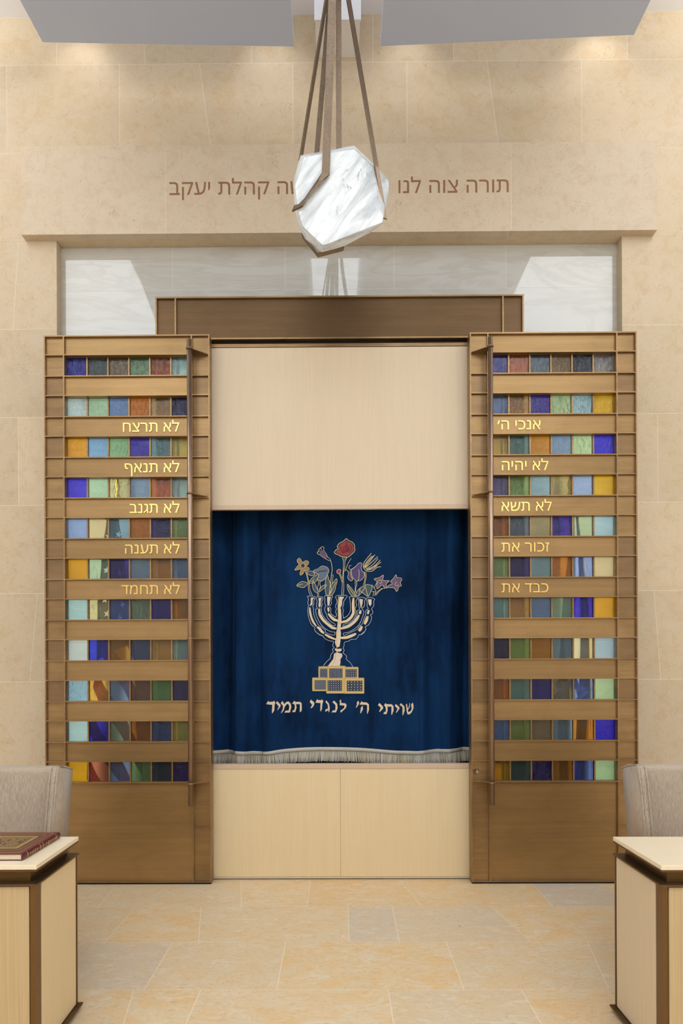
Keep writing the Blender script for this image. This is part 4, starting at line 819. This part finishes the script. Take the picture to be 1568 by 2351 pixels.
# ------------------------------------------------------------------ reading desks
def desk(x, y, d, rz, label):
    """x,y = inner back corner of the top; the desk runs outward (d = -1 to the left)"""
    r = empty('reading_desk', (x, y, 0), label, 'reading desk', 'pale wood reading desks with bronze trim', rz)
    WD, DP = 1.25, .50
    def bx(b, u0, u1, v0, v1, z0, z1, **k):
        a, c = (u0 * d, u1 * d); b.box(min(a, c), max(a, c), -v1, -v0, z0, z1, **k)
    b = MB(); bx(b, 0, WD, 0, DP, .831, .850, bev=.002); b.build('desk_top', M['wood_top'], r, local=True)
    b = MB(); bx(b, .001, WD - .001, .001, DP - .001, .823, .831); b.build('top_trim', M['bronze_dark'], r, local=True)
    b = MB(); bx(b, .042, WD - .042, .042, DP - .042, .770, .824); b.build('neck', M['bronze_deep'], r, local=True)
    b = MB(); bx(b, -.002, WD, -.002, DP, .762, .770); b.build('flange', M['bronze_dark'], r, local=True)
    b = MB(); bx(b, .030, WD - .03, .030, DP - .03, .03, .763); b.build('carcass', M['bronze_deep'], r, local=True)
    for u0 in (.008, WD - .030):
        b = MB(); bx(b, u0, u0 + .022, .008, .012, .03, .763); bx(b, (.006 if u0 < .1 else WD - .012), (.012 if u0 < .1 else WD - .006), .002, .012, .03, .763); b.build('corner_post', M['bronze_post'], r, local=True)
        b = MB(); bx(b, u0 + .004, u0 + .024, DP - .074, DP - .014, .03, .763); b.build('corner_post', M['bronze_post'], r, local=True)
    b = MB(); bx(b, .010, .028, .014, DP - .078, .034, .757, bev=.001); b.build('side_panel', M['wood_low'] if d < 0 else M['wood'], r, local=True)  # right desk's inner panel paler: daylight from the left put into the wood colour
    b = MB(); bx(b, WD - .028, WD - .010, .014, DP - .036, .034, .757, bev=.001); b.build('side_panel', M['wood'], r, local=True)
    b = MB(); bx(b, .036, WD - .036, DP - .028, DP - .010, .034, .757, bev=.001); b.build('front_panel', M['reed'], r, local=True)
    b = MB(); bx(b, .044, WD - .044, .012, .028, .034, .757); b.build('back_panel', M['reed'], r, local=True)
    b = MB(); bx(b, -.014, WD + .014, -.014, DP + .014, .022, .030); b.build('base_flange', M['bronze_dark'], r, local=True)
    b = MB(); bx(b, .05, WD - .05, .05, DP - .05, 0, .023); b.build('plinth', M['black'], r, local=True)
    return r
desk(-1.254, -1.983, -1, math.radians(1.0), 'pale wood reading desk with bronze trim carrying a maroon book')
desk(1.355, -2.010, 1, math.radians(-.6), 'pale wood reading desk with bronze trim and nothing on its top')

# ------------------------------------------------------------------ book on the left desk
bk = empty('prayer_book', (-1.48, -2.215, .85), 'maroon leather book with gold tooled cover lying on the desk', 'book')
M['leather'] = simple('maroon_leather', (88, 28, 34), .38); M['leather_dark'] = simple('brown_leather_field', (66, 48, 42), .4)
M['page'] = simple('page_edges', (226, 208, 178), .8); M['tooling'] = simple('gold_tooling', (226, 190, 112), .3, .85)
X1, X0, Y0, Y1, Z0 = -1.330, -1.640, -2.415, -2.015, .8502
b = MB(); b.box(X0, X1 - .008, Y0, Y1, Z0 + .026, Z0 + .0295, 0, .001); cov = b.build('front_cover', M['leather'], bk)
b = MB(); b.box(X0, X1 - .008, Y0, Y1, Z0, Z0 + .0035, 0, .001); b.build('back_cover', M['leather'], bk)
b = MB(); b.box(X0 + .006, X1 - .006, Y0 + .006, Y1 - .006, Z0 + .0035, Z0 + .026); b.build('pages', M['page'], bk)
b = MB(); n = 9; sec = [(X1 - .010 + .010 * math.cos(a), Z0 + .0148 + .0148 * math.sin(a)) for a in [-PI / 2 + PI * k / n for k in range(n + 1)]]
b.prism([(p, Y0, q) for p, q in sec], [(p, Y1, q) for p, q in sec]); spn = b.build('spine', M['leather'], bk)
b = MB()
for yy in (Y0 + .04, Y0 + .17, Y0 + .20, Y1 - .05):
    s2 = [(X1 - .010 + .0108 * math.cos(a), Z0 + .0148 + .0152 * math.sin(a)) for a in [-PI / 2.4 + PI / 1.2 * k / n for k in range(n + 1)]]
    b.prism([(p, yy, q) for p, q in s2], [(p, yy + .006, q) for p, q in s2])
for k in range(12):                                            # small gilt marks along the spine
    yy = Y0 + .065 + k * .024
    if Y0 + .15 < yy < Y0 + .22: continue
    hh = .004 + .003 * ((k * 7) % 3) / 2
    b.box(X1 - .002, X1 + .0006, yy, yy + .0045, Z0 + .012 - hh, Z0 + .013 + hh); b.box(X1 - .002, X1 + .0006, yy, yy + .013, Z0 + .012 + hh, Z0 + .0142 + hh)
b.build('gilt_bands', M['tooling'], spn)
ZT = Z0 + .0295; cxm, cym = (X0 + X1) / 2 - .004, (Y0 + Y1) / 2
b = MB(); b.box(X0 + .035, X1 - .048, Y0 + .055, Y1 - .050, ZT - .001, ZT + .0004); b.build('cover_field', M['leather_dark'], cov)
b = MB()
def ring(b, x0, x1, y0, y1, w_, z):
    b.box(x0, x1, y0, y0 + w_, ZT, z); b.box(x0, x1, y1 - w_, y1, ZT, z); b.box(x0, x0 + w_, y0 + w_, y1 - w_, ZT, z); b.box(x1 - w_, x1, y0 + w_, y1 - w_, ZT, z)
ring(b, X0 + .016, X1 - .026, Y0 + .018, Y1 - .018, .002, ZT + .0006); ring(b, X0 + .035, X1 - .048, Y0 + .055, Y1 - .05, .0025, ZT + .0008)
ring(b, X0 + .055, X1 - .068, Y0 + .09, Y1 - .085, .012, ZT + .001); ring(b, X0 + .072, X1 - .085, Y0 + .11, Y1 - .105, .004, ZT + .001)
random.seed(3)
for i in range(9):
    for j in range(11):
        px = X0 + .084 + (X1 - X0 - .181) * (i + .5) / 9; py = Y0 + .123 + (Y1 - Y0 - .241) * (j + .5) / 11
        a = random.uniform(0, PI); 
        if random.random() < .82: b.bar([(px - .006 * math.cos(a), py - .006 * math.sin(a), ZT + .0005), (px + .006 * math.cos(a), py + .006 * math.sin(a), ZT + .0005)], (-math.sin(a), math.cos(a), 0), .005, .001)
b.build('gold_tooling', M['tooling'], cov)
